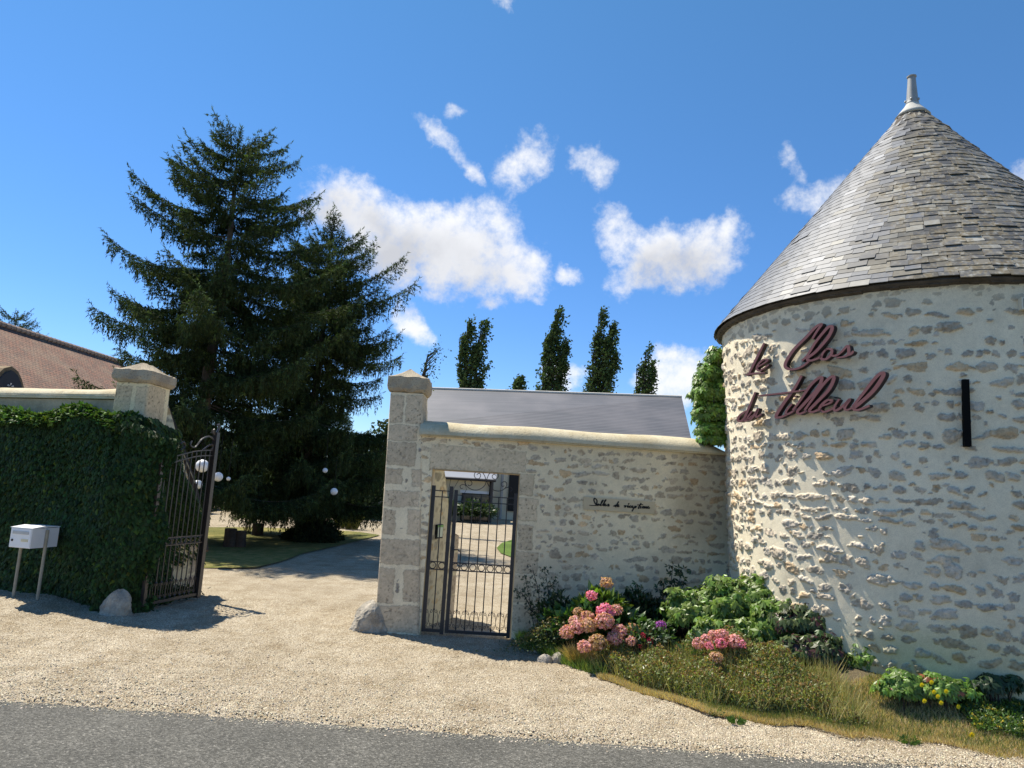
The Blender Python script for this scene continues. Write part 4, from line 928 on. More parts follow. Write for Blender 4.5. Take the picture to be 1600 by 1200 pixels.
for (px, py0, py1, y) in ((892, 658, 672, 42.6), (801, 650, 660, 43.2)):
    a_, b_ = Yp(px, py0, y), Yp(px, py1, y); k = MB(); k.tube([b_-ZV*.2, a_], .05, 6); k.tube([a_-ZV*.02, a_+ZV*.03], .075, 6); k.build('vent_pipe', M_IRON, hall)
# dark sliding door and pier seen through the small gate
a_, b_ = Yp(796, 742, 40.7), Yp(812, 812, 40.7)
k = MB(); k.box((a_.x, 40.78, .5), (a_.x+2.2, 40.88, ze-.1)); k.build('door', M_BLACK, hall)
k = MB(); c_ = Yp(783, 780, 40.6); k.tube([(c_.x, 40.6, 0), (c_.x, 40.6, ze-.1)], .09, 8); k.build('downpipe', M_ZINC, hall)
# cream wing
wing = empty('cream_wing', (-2, 38, 0), 'low cream rendered wing with blue grey roof seen through the small gate', 'building')
WYw = 36.3; e1 = Yp(769, 750, WYw-.4)
roof_plane('roof', (-7.5, WYw-.4, e1.z), (e1.x+.2, WYw-.4, e1.z), (-7.5, WYw+2.6, e1.z+1.5), (e1.x+.2, WYw+2.6, e1.z+1.5), plain('zinc_roof', (.20, .215, .25), .6, .0, .1, .6, .5), wing)
k = MB(); k.tube([(-7.5, WYw-.48, e1.z-.03), (e1.x+.2, WYw-.48, e1.z-.03)], .07, 6); k.build('gutter', M_IRON, wing)
k = MB(); k.box((-7.5, WYw, 0), (e1.x, WYw+4.3, e1.z+.02)); k.build('wall', M_CREAM, wing)
k = MB(); k.tube([(e1.x-.02, WYw-.15, 0), (e1.x-.02, WYw-.15, e1.z-.1)], .11, 8); k.build('downpipe', M_IRON, wing)
w0, w1 = Yp(722, 770, WYw), Yp(766, 800, WYw); wf = MB(); z0_, z1_ = w1.z, w0.z
wf.box((w0.x, WYw-.06, z0_-.5), (w1.x, WYw-.01, z1_)); fo = wf.build('window', M_IRON, wing)
for i in range(3):
    s0 = w0.x+.05+(w1.x-w0.x-.05)*i/3; s1 = w0.x+(w1.x-w0.x-.05)*(i+1)/3; k = MB(); k.box((s0, WYw-.075, z0_-.45), (s1, WYw-.061, z1_-.06)); k.build('pane', M_GLASS, fo)
k = MB(); k.box((w0.x-.1, WYw-.04, z1_+.004), (w1.x+.1, WYw-.004, z1_+.14)); k.build('lintel', M_WHITE, wing)
# tiled house at the left
house = empty('tiled_house', (-20, 26, 0), 'house with old brown red clay tile roof beyond the left wall', 'house')
A = Yp(-120, 459, 20.5); B_ = Yp(158, 564, 29.5); zr = (A.z+B_.z)/2; A.z = B_.z = zr
rd = Vector((B_.x-A.x, B_.y-A.y, 0)).normalized(); dn = Vector((rd.y, -rd.x, 0)); run = 4.6; drop = 4.2
B2 = B_+rd*1.5
roof_plane('roof', A+dn*run-ZV*drop, B2+dn*run-ZV*drop, A, B2, M_TILE, house, .1)
roof_plane('roof', B2-dn*run-ZV*drop, A-dn*run-ZV*drop, B2-dn*.03, A-dn*.03, M_TILE, house, .1)
k = MB(); n = 44
for i in range(n):
    t0 = (B2-A).length*i/n; t1 = (B2-A).length*(i+1)/n; k.tube([A+rd*t0+ZV*.00, A+rd*(t1+.02)+ZV*.035], [.12, .10], 8)
k.build('ridge_tiles', plain('ridge_tile', (.34, .25, .19), .9, 0, .4, 5, .1, .5, 40), house)
k = MB(); P4 = [A+dn*(run-.4), B2+dn*(run-.4), B2-dn*(run-.4), A-dn*(run-.4)]; k.prism([Vector((p.x, p.y, 0)) for p in P4], ZV*(zr-drop+.3)); k.build('wall', M_CREAM, house)
# dormer: rounded roof, dark gable board with white rosette
dc = Yp(14, 600, 20.6); dr_ = empty  # centre of its gable
dmz = dc.z; D0 = Vector((dc.x, dc.y, dmz)); 
fx = rd; k = MB()
arc = [D0-fx*.80-ZV*.55, D0-fx*.72-ZV*.38, D0-fx*.42+ZV*.10, D0-fx*.25+ZV*.30, D0+ZV*.40, D0+fx*.25+ZV*.30, D0+fx*.42+ZV*.10, D0+fx*.72-ZV*.38, D0+fx*.95-ZV*.75]
out = [p+(p-(D0-ZV*.4)).normalized()*.13 for p in arc]
dm = k.prism(arc+out[::-1], -dn*2.2-ZV*.0).build('dormer_roof', plain('mossy_tile', (.22, .17, .11), .95, 0, .4, 4, .1, .6, 40), house)
k = MB(); k.prism([D0-fx*.80-ZV*1.4]+arc+[D0+fx*.95-ZV*1.4], -dn*1.8); k.v = [tuple(Vector(v)-dn*.12) for v in k.v]; k.build('dormer_wall', M_CREAM, house)
k = MB(); k.prism([p*1.0 for p in arc[1:-1]]+[D0+fx*.75-ZV*.75, D0+fx*.60-ZV*.75, D0+fx*.28-ZV*.12, D0+fx*.12-ZV*.28, D0-fx*.12-ZV*.28, D0-fx*.28-ZV*.12, D0-fx*.60-ZV*.50], dn*.04); gb = k.build('gable_board', plain('gable_dark', (.04, .045, .055), .7), house)
k = MB()
for i in range(5):
    a_ = 2*pi*i/5+.3; k.tube([D0+dn*.05-ZV*.08+fx*.05*cos(a_)+ZV*.05*sin(a_), D0+dn*.06-ZV*.08+fx*.11*cos(a_)+ZV*.11*sin(a_)], [.012, .026], 6)
k.build('rosette', M_WHITE, gb)
# ------------------------------------------------------------------ spruces
def spruce(name, lab, x, y, H, prof, zlow, seed, whorl=.42, nlimb=6, gap=None, dens=1.0, col=(.054, .080, .034), top_free=0):
    r = np.random.default_rng(seed); root = empty(name, (x, y, 0), lab, 'tree', 'spruces on the island lawn')
    tr = MB(); zs = np.linspace(0, H*.97, 26); wig = [Vector((x+.05*sin(z*.8+seed), y+.05*cos(z*.7), z)) for z in zs]
    tr.tube(wig, [max(.012, .24*(H/12)*(1-z/H)**.9+.04*math.exp(-z*2)) for z in zs], 12); 
    BP = []; BD = []; BN = []; BL_ = []; BW = []; BC = []
    z = zlow; limbs = []
    while z < H-.5:
        R = np.interp(H-z, [p[0] for p in prof], [p[1] for p in prof]); t = (H-z)/H; a0 = r.random()*6.28; n = nlimb+(0 if t > .2 else -1)
        for k in range(n):
            az = a0+2*pi*k/n+r.normal()*.22; zz = z+r.uniform(-.2, .2)
            rr = R*r.uniform(.58, 1.10)*(1.0 if r.random() > .14 else .55)*(1+.15*sin(az*2+seed)+.16*sin(az*3+zz*2.1))
            if gap and gap(az, zz): rr *= .25
            limbs.append((az, zz, rr, t))
        z += whorl*r.uniform(.8, 1.2)*(1 if t > .3 else .75)
    for (az, zz, R, t) in limbs:
        el0 = radians(22 if t < .12 else (13 if t < .3 else 2-14*t)); d0 = Vector((cos(az), sin(az), 0)); side = Vector((-sin(az), cos(az), 0))
        n = max(4, int(R/.16)); P = []
        for i in range(n+1):
            f = i/n; sag = -.30*R*.5*sin(f*pi*.8)*(t > .15)*(.15+.6*abs(sin(az*5+zz*3)))+.16*R*f*f*f
            P.append(Vector((x, y, zz))+d0*(R*f)+side*(.08*R*sin(f*2.3+az*3)*f)+ZV*(R*f*math.tan(el0)*.8+sag))
        tr.tube(P, [max(.002, .0075*R*(1-i/n)**1.5+.002) for i in range(n+1)], 5)
        for j in range(int(R/.03)):
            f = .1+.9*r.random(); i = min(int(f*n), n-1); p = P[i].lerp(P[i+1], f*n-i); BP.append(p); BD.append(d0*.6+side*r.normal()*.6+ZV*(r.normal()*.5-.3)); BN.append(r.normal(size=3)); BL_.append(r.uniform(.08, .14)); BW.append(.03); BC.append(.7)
        nb = int(R/.105*dens)
        for j in range(nb):
            f = .12+.88*(j+r.random())/nb; 
            if f < .30 and r.random() < .45: continue
            i = min(int(f*n), n-1); p = P[i].lerp(P[i+1], f*n-i); bl = (.18+.85*R*.30*(1-f)**.7*(1 if f > .2 else .6))*r.uniform(.6, 1.2)
            for s in (-1, 1):
                bd = (d0*.75+side*s*(.85+.2*r.random())+ZV*(-.12+.1*r.random()-(.25*t))).normalized()
                m = max(2, int(bl/.085)); 
                q = p.copy()
                for u in range(m):
                    fu = (u+.5)/m; q = p+bd*(bl*fu)-ZV*(.22*bl*fu*fu)
                    # needles along the side twig
                    for c_ in range(2):
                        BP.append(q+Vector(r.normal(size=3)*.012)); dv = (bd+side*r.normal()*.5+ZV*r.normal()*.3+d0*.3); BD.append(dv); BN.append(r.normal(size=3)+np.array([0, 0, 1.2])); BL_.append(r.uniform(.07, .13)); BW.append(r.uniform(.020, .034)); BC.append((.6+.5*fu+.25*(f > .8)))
                    # hanging twiglets
                    if r.random() < .62*dens:
                        hl = r.uniform(.10, .34)*(.35+min(1, t*2)); kk = max(1, int(hl/.075)); sw = Vector((r.normal()*.12, r.normal()*.12, -1))
                        for h_ in range(kk):
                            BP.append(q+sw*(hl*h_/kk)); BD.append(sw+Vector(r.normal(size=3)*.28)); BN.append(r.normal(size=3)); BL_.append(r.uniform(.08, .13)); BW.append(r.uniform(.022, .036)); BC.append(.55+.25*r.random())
        # upturned tip
        tipd = (P[-1]-P[-2]).normalized()+ZV*.35
        for c_ in range(7):
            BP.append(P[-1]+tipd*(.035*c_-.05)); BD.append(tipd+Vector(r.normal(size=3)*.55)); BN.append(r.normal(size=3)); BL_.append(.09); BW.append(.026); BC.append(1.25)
    # leader
    for c_ in range(60):
        f = r.random(); BP.append(Vector((x, y, H-.9*f))); BD.append(Vector(r.normal(size=3)*.8)+ZV*.8); BN.append(r.normal(size=3)); BL_.append(.13); BW.append(.03); BC.append(1.1)
    tr.build('trunk', M_BARKP, root)
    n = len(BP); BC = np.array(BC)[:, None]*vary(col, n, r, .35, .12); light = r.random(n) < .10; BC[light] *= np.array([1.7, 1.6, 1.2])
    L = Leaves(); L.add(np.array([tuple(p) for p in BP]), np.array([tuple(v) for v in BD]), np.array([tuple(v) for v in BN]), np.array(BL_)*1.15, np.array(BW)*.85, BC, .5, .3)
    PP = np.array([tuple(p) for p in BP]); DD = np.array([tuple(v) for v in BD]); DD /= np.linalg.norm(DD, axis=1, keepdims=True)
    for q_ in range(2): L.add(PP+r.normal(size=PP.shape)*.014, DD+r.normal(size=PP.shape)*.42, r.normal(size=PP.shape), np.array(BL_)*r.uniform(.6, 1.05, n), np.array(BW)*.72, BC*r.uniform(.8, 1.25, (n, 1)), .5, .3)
    L.build('crown', M_LEAFD, root); return root
s1y = 17.6; top1 = Yp(350, 198, s1y)
spruce('spruce_tree', 'tallest dark spruce with ragged upturned top behind the left pillar', top1.x+.45, s1y, top1.z, [(0, .3), (.5, .95), (1.0, 1.35), (1.7, 1.75), (2.6, 2.15), (3.6, 2.5), (4.8, 2.7), (6.4, 2.8), (8.4, 2.75), (13, 2.6)], 1.45, 2, .41, 7, None, 1.15)
s2y = 20.6; top2 = Yp(518, 362, s2y)
def gap2(az, zz): return (3.5 < zz < 5.4) and (-2.5 < ((az+pi) % (2*pi)-pi) < .5)
spruce('spruce_tree', 'shorter dark spruce with a bare gap in its branches, right of the tallest one', top2.x, s2y, top2.z, [(0, .2), (.4, .8), (1.2, 1.6), (2.1, 2.05), (3.2, 2.5), (4.7, 2.85), (7, 2.95), (11, 2.8)], 1.15, 3, .31, 8, gap2, 1.15)
sp3 = Yp(28, 487, 40)
spruce('spruce_tree', 'dark conifer top showing over the ridge of the tiled house', sp3.x, 40, sp3.z, [(0, .3), (.5, 1.1), (1.2, 1.7), (2.2, 2.3), (5, 3.0)], sp3.z-4.5, 4, .4, 6, None, .9)
# ------------------------------------------------------------------ poplars
def poplar(lab, px, py, y, wd, plumes, seed, name='poplar_tree', grp='poplars behind the hall', low=3.5, leaf=.28, n_=2600):
    r = np.random.default_rng(seed); tp = Yp(px, py, y); root = empty(name, (tp.x-.3, y, 0), lab, 'tree', grp)
    tr = MB(); L = Leaves(); bx_ = tp.x-.4
    tr.tube([(bx_, y, 0), (bx_, y, low+1.5)], [.35, .25], 8)
    for (ox, top, w_, bot) in plumes:     # each plume: offset at top, top drop, half width, base height
        H = tp.z-top; b = Vector((bx_+ox*.35, y, bot)); t = Vector((tp.x+ox, y+r.normal()*.3, H))
        tr.tube([(bx_, y, min(low, bot)), b, b.lerp(t, .5)+Vector((.1, 0, 0)), t], [.2, .15, .09, .02], 6)
        m = int(60*(H-bot)/6)
        for i in range(m):
            f = (i+r.random())/m; p = b.lerp(t, f); rad = 1.45*w_*(sin(pi*min(1, (f*.86+.12)))**.7)*r.uniform(.25, 1.25)*(1-.35*f); a = r.random()*6.28
            tip = p+Vector((cos(a)*rad+.12*rad+.45*f, sin(a)*rad, .9*rad+.35)); 
            tr.tube([p, tip], [.03, .008], 4)
            if r.random() < .25: continue
            k = int(n_/m*.9/len(plumes)*4*r.uniform(.4, 1.5)); ff = r.random(k)**.45
            P = np.array([tuple(p.lerp(tip, q)) for q in ff])+r.normal(size=(k, 3))*np.array([.16, .16, .20])*(.5+ff[:, None]*.5)
            L.add(P, unit(k, r)+np.array([.8, 0, .1]), unit(k, r), r.uniform(.7, 1.3, k)*leaf, r.uniform(.6, 1.1, k)*leaf*.8, vary((.062, .095, .034), k, r, .5, .1), .2)
    tr.build('trunk', M_BARK, root); L.build('crown', M_LEAFD, root)
poplar('poplar of two slim leaning plumes, leftmost above the slate roof', 750, 503, 62, 1, [(0.1, 0, .8, 6), (-1.15, .2, .75, 6), (-1.8, 1.6, .55, 6), (-.6, 2.5, .7, 5.5)], 1)
poplar('full poplar with a notch on its right side, second above the slate roof', 868, 489, 62, 1, [(0, 0, 1.0, 5), (-.9, 2.6, .8, 5), (.7, 3.0, .6, 5), (-.3, 1.2, .9, 5)], 2, n_=3400)
poplar('tallest broad poplar with a split top above the slate roof', 937, 486, 62, 1, [(0, 0, .8, 5), (1.0, 1.3, .8, 5), (-.4, 2.4, 1.0, 5), (.5, 3.0, 1.0, 5), (1.2, 4.2, .6, 5)], 3, n_=3600)
poplar('short sparse poplar nearest the round tower', 1008, 548, 62, 1, [(0, 0, .75, 5.5), (-.7, 1.6, .6, 5.5), (.5, 1.2, .45, 6)], 4, n_=1600)
poplar('small round treetop just over the slate ridge', 806, 598, 62, 1, [(0, 0, .5, 8)], 5, low=3, n_=700)
poplar('thin leafy sapling top right behind the right pillar cap', 667, 552, 26, 1, [(0, 0, .22, 4.2)], 6, 'sapling', 'treetops', 2.5, .08, 350)

# ------------------------------------------------------------------ lanterns in the spruces, stumps, shrubs
def lantern(px, py, y, r, lab):
    c = Yp(px, py, y); root = empty('globe_lantern', c, lab, 'lantern', 'white globe lanterns hung in the spruces')
    k = MB(); k.lathe(c, [(r*sin(a)+.001, -r*cos(a)) for a in np.linspace(.05, pi-.05, 16)], 24); k.build('shade', M_WHITE, root, True)
    k = MB(); k.tube([c+ZV*r, c+ZV*(r+.75)], .004, 4); k.build('cord', M_BLACK, root)
lantern(316, 728, 13.9, .125, 'largest white globe lantern seen between the gate bars')
lantern(341, 745, 14.4, .092, 'white globe lantern just right of the gate end post')
lantern(309, 757, 14.4, .09, 'lower white globe lantern behind the gate bars')
lantern(357, 748, 14.4, .04, 'tiny white globe lantern in the dark spruce right of the gate')
lantern(508, 735, 17.3, .06, 'small white globe lantern high in the shorter spruce')
lantern(522, 768, 17.2, .085, 'white globe lantern low in the shorter spruce')
def stump(px, py, w_, h, lab):
    q = G(px, py, .045); root = empty('log_seat', (q.x, q.y, .04), lab, 'log', 'upright log seats on the island lawn')
    k = MB(); k.lathe((q.x, q.y, .04), [(w_*1.04, 0), (w_, h*.3), (w_*.97, h*.7), (w_, h-.01), (w_*.97, h)], 20); k.build('log', M_BARK, root)
    k = MB(); k.lathe((q.x, q.y, .04), [(w_*.93, h+.001), (w_*.9, h+.006)], 20); k.build('cut_face', plain('cut_wood', (.16, .12, .085), .9, 0, .2, 30), root)
stump(358, 854, .14, .42, 'upright log seat, left one of the close pair on the lawn'); stump(373, 854, .15, .36, 'upright log seat, right one of the close pair on the lawn'); stump(402, 836, .16, .33, 'upright log seat standing apart beside the thin shrub')
def bush(name, lab, c, rx, ry, rz_, n, leaf, col, seed, cat='shrub', mat_=None, stems=True, parent=None, flat=.0, group=None, lw_=.5, up=.3):
    r = np.random.default_rng(seed); root = parent or empty(name, c, lab, cat, group); L = Leaves()
    v = unit(n, r); v[:, 2] = np.abs(v[:, 2])*1.0-flat; lum = 1+.0*v[:, 0]
    bump_ = 1+.14*np.sin(v[:, 0]*7+seed)+.12*np.sin(v[:, 1]*9+v[:, 2]*6)+.10*np.sin(v[:, 2]*11+seed)
    rad = (r.random(n)**.35)*bump_; P = np.array(c)+v*rad[:, None]*np.array([rx, ry, rz_])
    D = v*1.0+unit(n, r)*.8; D[:, 2] += up-.6*r.random(n); N = v+unit(n, r)*.5+np.array([0, 0, .5])
    L.add(P, D, N, r.uniform(.7, 1.3, n)*leaf, r.uniform(.8, 1.2, n)*leaf*lw_, vary(col, n, r, .38, .12), .3)
    o = L.build('foliage', mat_ or M_LEAF, root)
    if stems:
        k = MB()
        for i in range(16):
            u = unit(1, r)[0]; u[2] = abs(u[2]); e_ = Vector((c[0]+u[0]*rx*.8, c[1]+u[1]*ry*.8, c[2]+u[2]*rz_*.85)); b0 = Vector((c[0]+u[0]*.08, c[1]+u[1]*.08, 0)); k.tube([b0, b0.lerp(e_, .5)+ZV*.06, e_], [.009, .007, .004], 4)
        k.build('stem', M_BARK, root)
    return root
q = G(478, 850); bush('round_bush', 'dense dark rounded bush at the foot of the shorter spruce', (q.x, q.y+.6, .30), .74, .7, .62, 9000, .09, (.022, .034, .016), 3, mat_=M_LEAFD, flat=.45)
q = G(386, 834); bush('thin_shrub', 'thin airy shrub beside the log seats', (q.x, q.y, .45), .35, .3, .75, 700, .09, (.05, .08, .03), 4)
def tuft(name, lab, c, h, rad, n, col, seed, cat='grass', spread=.5, w_=.012, grp=None):
    r = np.random.default_rng(seed); L = Leaves(); a = r.random(n)*6.28; rr = rad*.35*np.sqrt(r.random(n)); P = np.stack([c[0]+rr*np.cos(a), c[1]+rr*np.sin(a), np.full(n, c[2])], 1)
    t = spread*r.random(n); D = np.stack([np.cos(a)*t, np.sin(a)*t, np.ones(n)], 1); N = np.stack([np.cos(a+1.57), np.sin(a+1.57), .2*np.ones(n)], 1)
    hh = h*r.uniform(.5, 1.1, n); L.add(P, D, N, hh*.6, w_, vary(col, n, r, .3, .08), .1, .5); D2 = D.copy(); D2[:, 2] *= .45; Dn = D/np.linalg.norm(D, axis=1, keepdims=True)
    L.add(P+Dn*(hh*.52)[:, None], D2+.001, N, hh*.5, w_*.9, vary(col, n, r, .3, .08), .1, .3)
    return tag(L.build(name, M_LEAF), lab, cat, grp)
q = G(532, 826); tuft('grass_clump', 'yellow green grass clump, left of two by the far gravel edge', (q.x, q.y, 0), .75, .35, 350, (.16, .17, .05), 1, w_=.02); q = G(549, 828); tuft('grass_clump', 'broader yellow green grass clump, right of two by the far gravel edge', (q.x, q.y, 0), .8, .6, 500, (.17, .17, .06), 2, w_=.02)
# hedge mass closing the yard behind the spruces
def hedge():
    r = np.random.default_rng(8); L = Leaves(); n = 42000
    x = r.uniform(-34, -5.2, n); yb = 33+.12*(x+20); h = 3.2+.8*np.sin(x*.7)+.5*np.sin(x*1.9)+.4*np.sin(x*4.1)
    P = np.stack([x, yb+r.normal(size=n)*.8+1.0*(np.sin(x*1.3)), h*r.random(n)**.8], 1); L.add(P, unit(n, r), unit(n, r)+np.array([0, -.5, .6]), .26, .16, vary((.034, .052, .022), n, r, .5, .1), .2)
    tag(L.build('far_shrubbery', M_LEAFD), 'dark belt of shrubs closing the yard beyond the spruces', 'shrubbery', kind='stuff')
hedge()
# planting against the wing seen through the gate
for i, (px, y, rx, h, lb, c) in enumerate(((700, 35.2, .7, 1.0, 'sunlit shrub at the left foot of the cream wing', (.06, .095, .03)), (742, 35.0, 1.1, 1.0, 'wide dark shrub with white blossom under the wing window', (.035, .06, .022)))):
    q = Yp(px, 800, y); bush('wing_shrub', lb, (q.x, y, .38), rx, .7, h*.62, 2200, .16, c, 40+i)
q = Yp(712, 760, 35.9); k = MB(); r = random.Random(3)
for j in range(3): k.tube([(q.x-.3+.35*j, 35.95, 0)]+[(q.x-.3+.35*j+r.uniform(-.15, .15), 35.95, z) for z in (.6, 1.1, 1.6, 2.1)], .011, 5)
o = k.build('wall_climber', M_BARK); tag(o, 'bare rose climber trained on the cream wing', 'climber')
r_ = np.random.default_rng(77)
# ------------------------------------------------------------------ climbing leaves on the left wall
def ivy_wall():
    r = np.random.default_rng(12); root = empty('wall_creeper', (-7, 9.2, 0), 'dense dark green climbing leaves covering the left wall and pillar', 'climber'); L = Leaves()
    def front(x, z): return 9.13+.38*np.maximum(0, -5.1-x)+.05*np.sin(x*2.1+z)+.045*np.sin(z*3.1-x*1.7)+.035*np.sin(x*5.3+z*4.2)-.02*np.clip(1-z/.8, 0, 1)
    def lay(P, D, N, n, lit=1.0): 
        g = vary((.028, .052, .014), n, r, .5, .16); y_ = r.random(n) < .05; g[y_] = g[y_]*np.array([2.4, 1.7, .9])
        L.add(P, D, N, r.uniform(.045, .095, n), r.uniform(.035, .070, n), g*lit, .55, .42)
    n = 70000; x = r.uniform(-12, -4.92, n); ztop = 2.46+.05*np.sin(x*3)+.03*np.sin(x*11); z = ztop*(1-r.random(n)**1.0); y = front(x, z)+r.random(n)*.10
    # corner rounding next to the drive
    c = np.clip((x+5.15)/.28, 0, 1); y = y+.10*c*c
    P = np.stack([x, y, z], 1); D = np.stack([.35*r.normal(size=n)+.25, -.35-.3*r.random(n), -.8+.25*r.normal(size=n)], 1); N = np.stack([.25*r.normal(size=n), -np.ones(n), .75+.3*r.normal(size=n)], 1); lay(P, D, N, n)
    # top lip, leaves lying up to the light; sunlit brightness painted into their green
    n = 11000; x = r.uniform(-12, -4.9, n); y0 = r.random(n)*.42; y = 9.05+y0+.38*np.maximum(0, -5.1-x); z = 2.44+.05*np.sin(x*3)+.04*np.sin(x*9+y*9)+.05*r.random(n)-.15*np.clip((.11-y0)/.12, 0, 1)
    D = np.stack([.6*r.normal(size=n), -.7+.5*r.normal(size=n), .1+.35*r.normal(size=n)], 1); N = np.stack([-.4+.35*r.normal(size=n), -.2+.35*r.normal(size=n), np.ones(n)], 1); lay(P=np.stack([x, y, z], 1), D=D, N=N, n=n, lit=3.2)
    # drive side of the pillar and the sloping return
    n = 26000; y = r.uniform(9.1, 10.66, n); t = np.clip((y-9.98)/.64, 0, 1); top = np.where(y < 9.98, 2.44-.10*np.clip((y-9.4)/.5, 0, 1), 2.3-1.15*np.clip(t*1.3, 0, 1)); z = top*r.random(n)**.85
    x = -4.80+.04*np.sin(y*7+z*3)+.05*np.sin(z*6)+.30*t+.10*r.random(n); keep = ~((y > 10.15) & (z < .45+.35*r.random(n))); y, z, x = y[keep], z[keep], x[keep]; n = len(x)
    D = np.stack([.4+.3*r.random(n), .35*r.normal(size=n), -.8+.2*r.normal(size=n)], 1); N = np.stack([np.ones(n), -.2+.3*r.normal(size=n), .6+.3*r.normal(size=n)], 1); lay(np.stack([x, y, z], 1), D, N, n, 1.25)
    n = 3000; x = r.uniform(-5.0, -4.78, n); y = r.uniform(9.0, 9.45, n); z = 2.47*(1-r.random(n)); D = np.stack([.3*r.normal(size=n)+.4, -.3*r.random(n), -.8+.2*r.normal(size=n)], 1); lay(np.stack([x, y, z], 1), D, np.stack([.8+.3*r.normal(size=n), -.8*np.ones(n), .6*np.ones(n)], 1), n)
    # bulge in front of the gate hinge
    n = 10000; x = r.uniform(-4.95, -4.36, n); z = (2.36-.18*np.clip((x+4.8)/.4, 0, 1))*(1-r.random(n)); y = 8.94+.14*r.random(n)+.16*np.clip((x+4.6)/.2, 0, 1)**2+.03*np.sin(z*7); x = x-.06*np.sin(z*5)
    lay(np.stack([x, y, z], 1), np.stack([.35*r.normal(size=n)+.3, -.3-.3*r.random(n), -.8+.25*r.normal(size=n)], 1), np.stack([.35+.3*r.normal(size=n), -np.ones(n), .7+.3*r.normal(size=n)], 1), n)
    # foot spilling over the guard stone
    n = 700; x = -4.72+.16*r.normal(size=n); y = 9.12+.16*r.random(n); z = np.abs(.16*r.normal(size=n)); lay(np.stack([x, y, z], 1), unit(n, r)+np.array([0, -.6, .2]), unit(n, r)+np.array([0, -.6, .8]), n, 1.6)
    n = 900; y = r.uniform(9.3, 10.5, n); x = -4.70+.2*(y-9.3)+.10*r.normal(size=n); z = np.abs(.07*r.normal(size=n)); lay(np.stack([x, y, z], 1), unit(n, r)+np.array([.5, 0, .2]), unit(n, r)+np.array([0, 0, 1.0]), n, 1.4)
    L.build('foliage', M_IVY, root)
    k = MB(); k.prism([(-12, 9.41+lwy(-12), 0), (-5.36, 9.41, 0), (-5.36, 9.44, 0), (-12, 9.44+lwy(-12), 0)], (0, 0, 2.36)); k.build('stems', M_BLACK if False else plain('creeper_backing', (.02, .022, .012), .95, 0, .4, 12, .1), root)  # one plain dark slab backing the leaves, no separate stems modelled
ivy_wall()
# ------------------------------------------------------------------ five-leaflet creepers
def compound(L, C, Nn, size, col, r, leaflets=5, droop=.35, yel=.0):
    """C centres Nx3, Nn normals: five leaflets fanned round each centre"""
    n = len(C); Nn = Nn/np.linalg.norm(Nn, axis=1, keepdims=True); a = np.cross(Nn, unit(n, r)); a /= np.linalg.norm(a, axis=1, keepdims=True); b = np.cross(Nn, a); s = r.uniform(.7, 1.25, n)*size; base = vary(col, n, r, .38, .12)
    for k in range(leaflets):
        q = (k-(leaflets-1)/2)*radians(52)+.15*r.normal(size=n); D = a*np.cos(q)[:, None]+b*np.sin(q)[:, None]-droop*Nn*.4+np.array([0, 0, -droop]); L.add(C, D, Nn+.25*unit(n, r), s*(1-.16*abs(k-(leaflets-1)/2)), s*.32, base*(1+.12*r.normal(size=(n, 1))), .4, .5)
def creeper(name, lab, blobs, size, col, seed, cat='creeper', reds=.0, redc=(.16, .05, .03), group=None, gz=None):
    r = np.random.default_rng(seed); L = Leaves(); b0 = blobs[0][0]; root = empty(name, (b0[0], b0[1], 0), lab, cat, group); st = MB()
    for (c, rad, n) in blobs:
        v = unit(n, r); v[:, 2] = np.abs(v[:, 2])-.25*r.random(n); k_ = 1+.16*np.sin(v[:, 0]*6+seed)+.14*np.sin(v[:, 1]*8+v[:, 2]*5)+.1*np.sin(v[:, 2]*12)
        P = np.array(c)+v*np.array(rad)*(k_*r.random(n)**.25)[:, None]; P[:, 2] = np.maximum(P[:, 2], .03); N = v+np.array([-.15, -.35, .75])+.45*unit(n, r)
        isr = r.random(n) < reds
        compound(L, P[~isr], N[~isr], size, col, r)
        if isr.any(): compound(L, P[isr], N[isr], size, redc, r)
        for i in range(10):
            u = unit(1, r)[0]; u[2] = abs(u[2]); e_ = Vector([c[j]+u[j]*rad[j]*.9 for j in range(3)]); g = Vector((c[0]+.3*rad[0]*u[0], c[1]+.3*rad[1]*u[1], 0 if gz is None else gz)); st.tube([g, g.lerp(e_, .5)+ZV*.05, e_], [.007, .006, .003], 4)
    L.build('foliage', M_LEAF, root); st.build('stem', M_BARK, root); return root
def BLb(px, py, y, rad, n): p = Yp(px, py, y); return ((p.x, p.y, p.z), rad, n)
creeper('tower_vine', 'bright green vine hanging on the tower edge above the wall coping', [BLb(1122, 562, 9.15, (.17, .2, .20), 520), BLb(1114, 590, 9.15, (.24, .22, .25), 900), BLb(1110, 620, 9.1, (.27, .25, .28), 1200), BLb(1112, 650, 9.05, (.27, .25, .25), 1100), BLb(1114, 674, 9.0, (.25, .22, .17), 800), BLb(1116, 688, 8.95, (.22, .18, .10), 400)], .08, (.13, .22, .030), 5, gz=2.5)
creeper('creeper_bush', 'big bright green creeper mound between hydrangea and round tower', [BLb(1095, 960, 8.1, (.40, .36, .34), 1500), BLb(1165, 950, 8.0, (.44, .40, .40), 2200), BLb(1212, 985, 7.6, (.28, .30, .36), 1200), BLb(1140, 1000, 7.6, (.40, .22, .26), 1000)], .085, (.125, .20, .030), 6)
creeper('creeper_bush', 'darker creeper bush with wine red leaves against the tower', [BLb(1262, 975, 7.35, (.32, .22, .26), 700), BLb(1275, 1020, 7.1, (.40, .22, .22), 700)], .085, (.065, .095, .028), 7, reds=.22, redc=(.085, .035, .035))
creeper('creeper_bush', 'small upright bright creeper shoot right of the wine red leaves', [BLb(1352, 1032, 6.95, (.17, .14, .24), 330)], .07, (.12, .20, .03), 8)
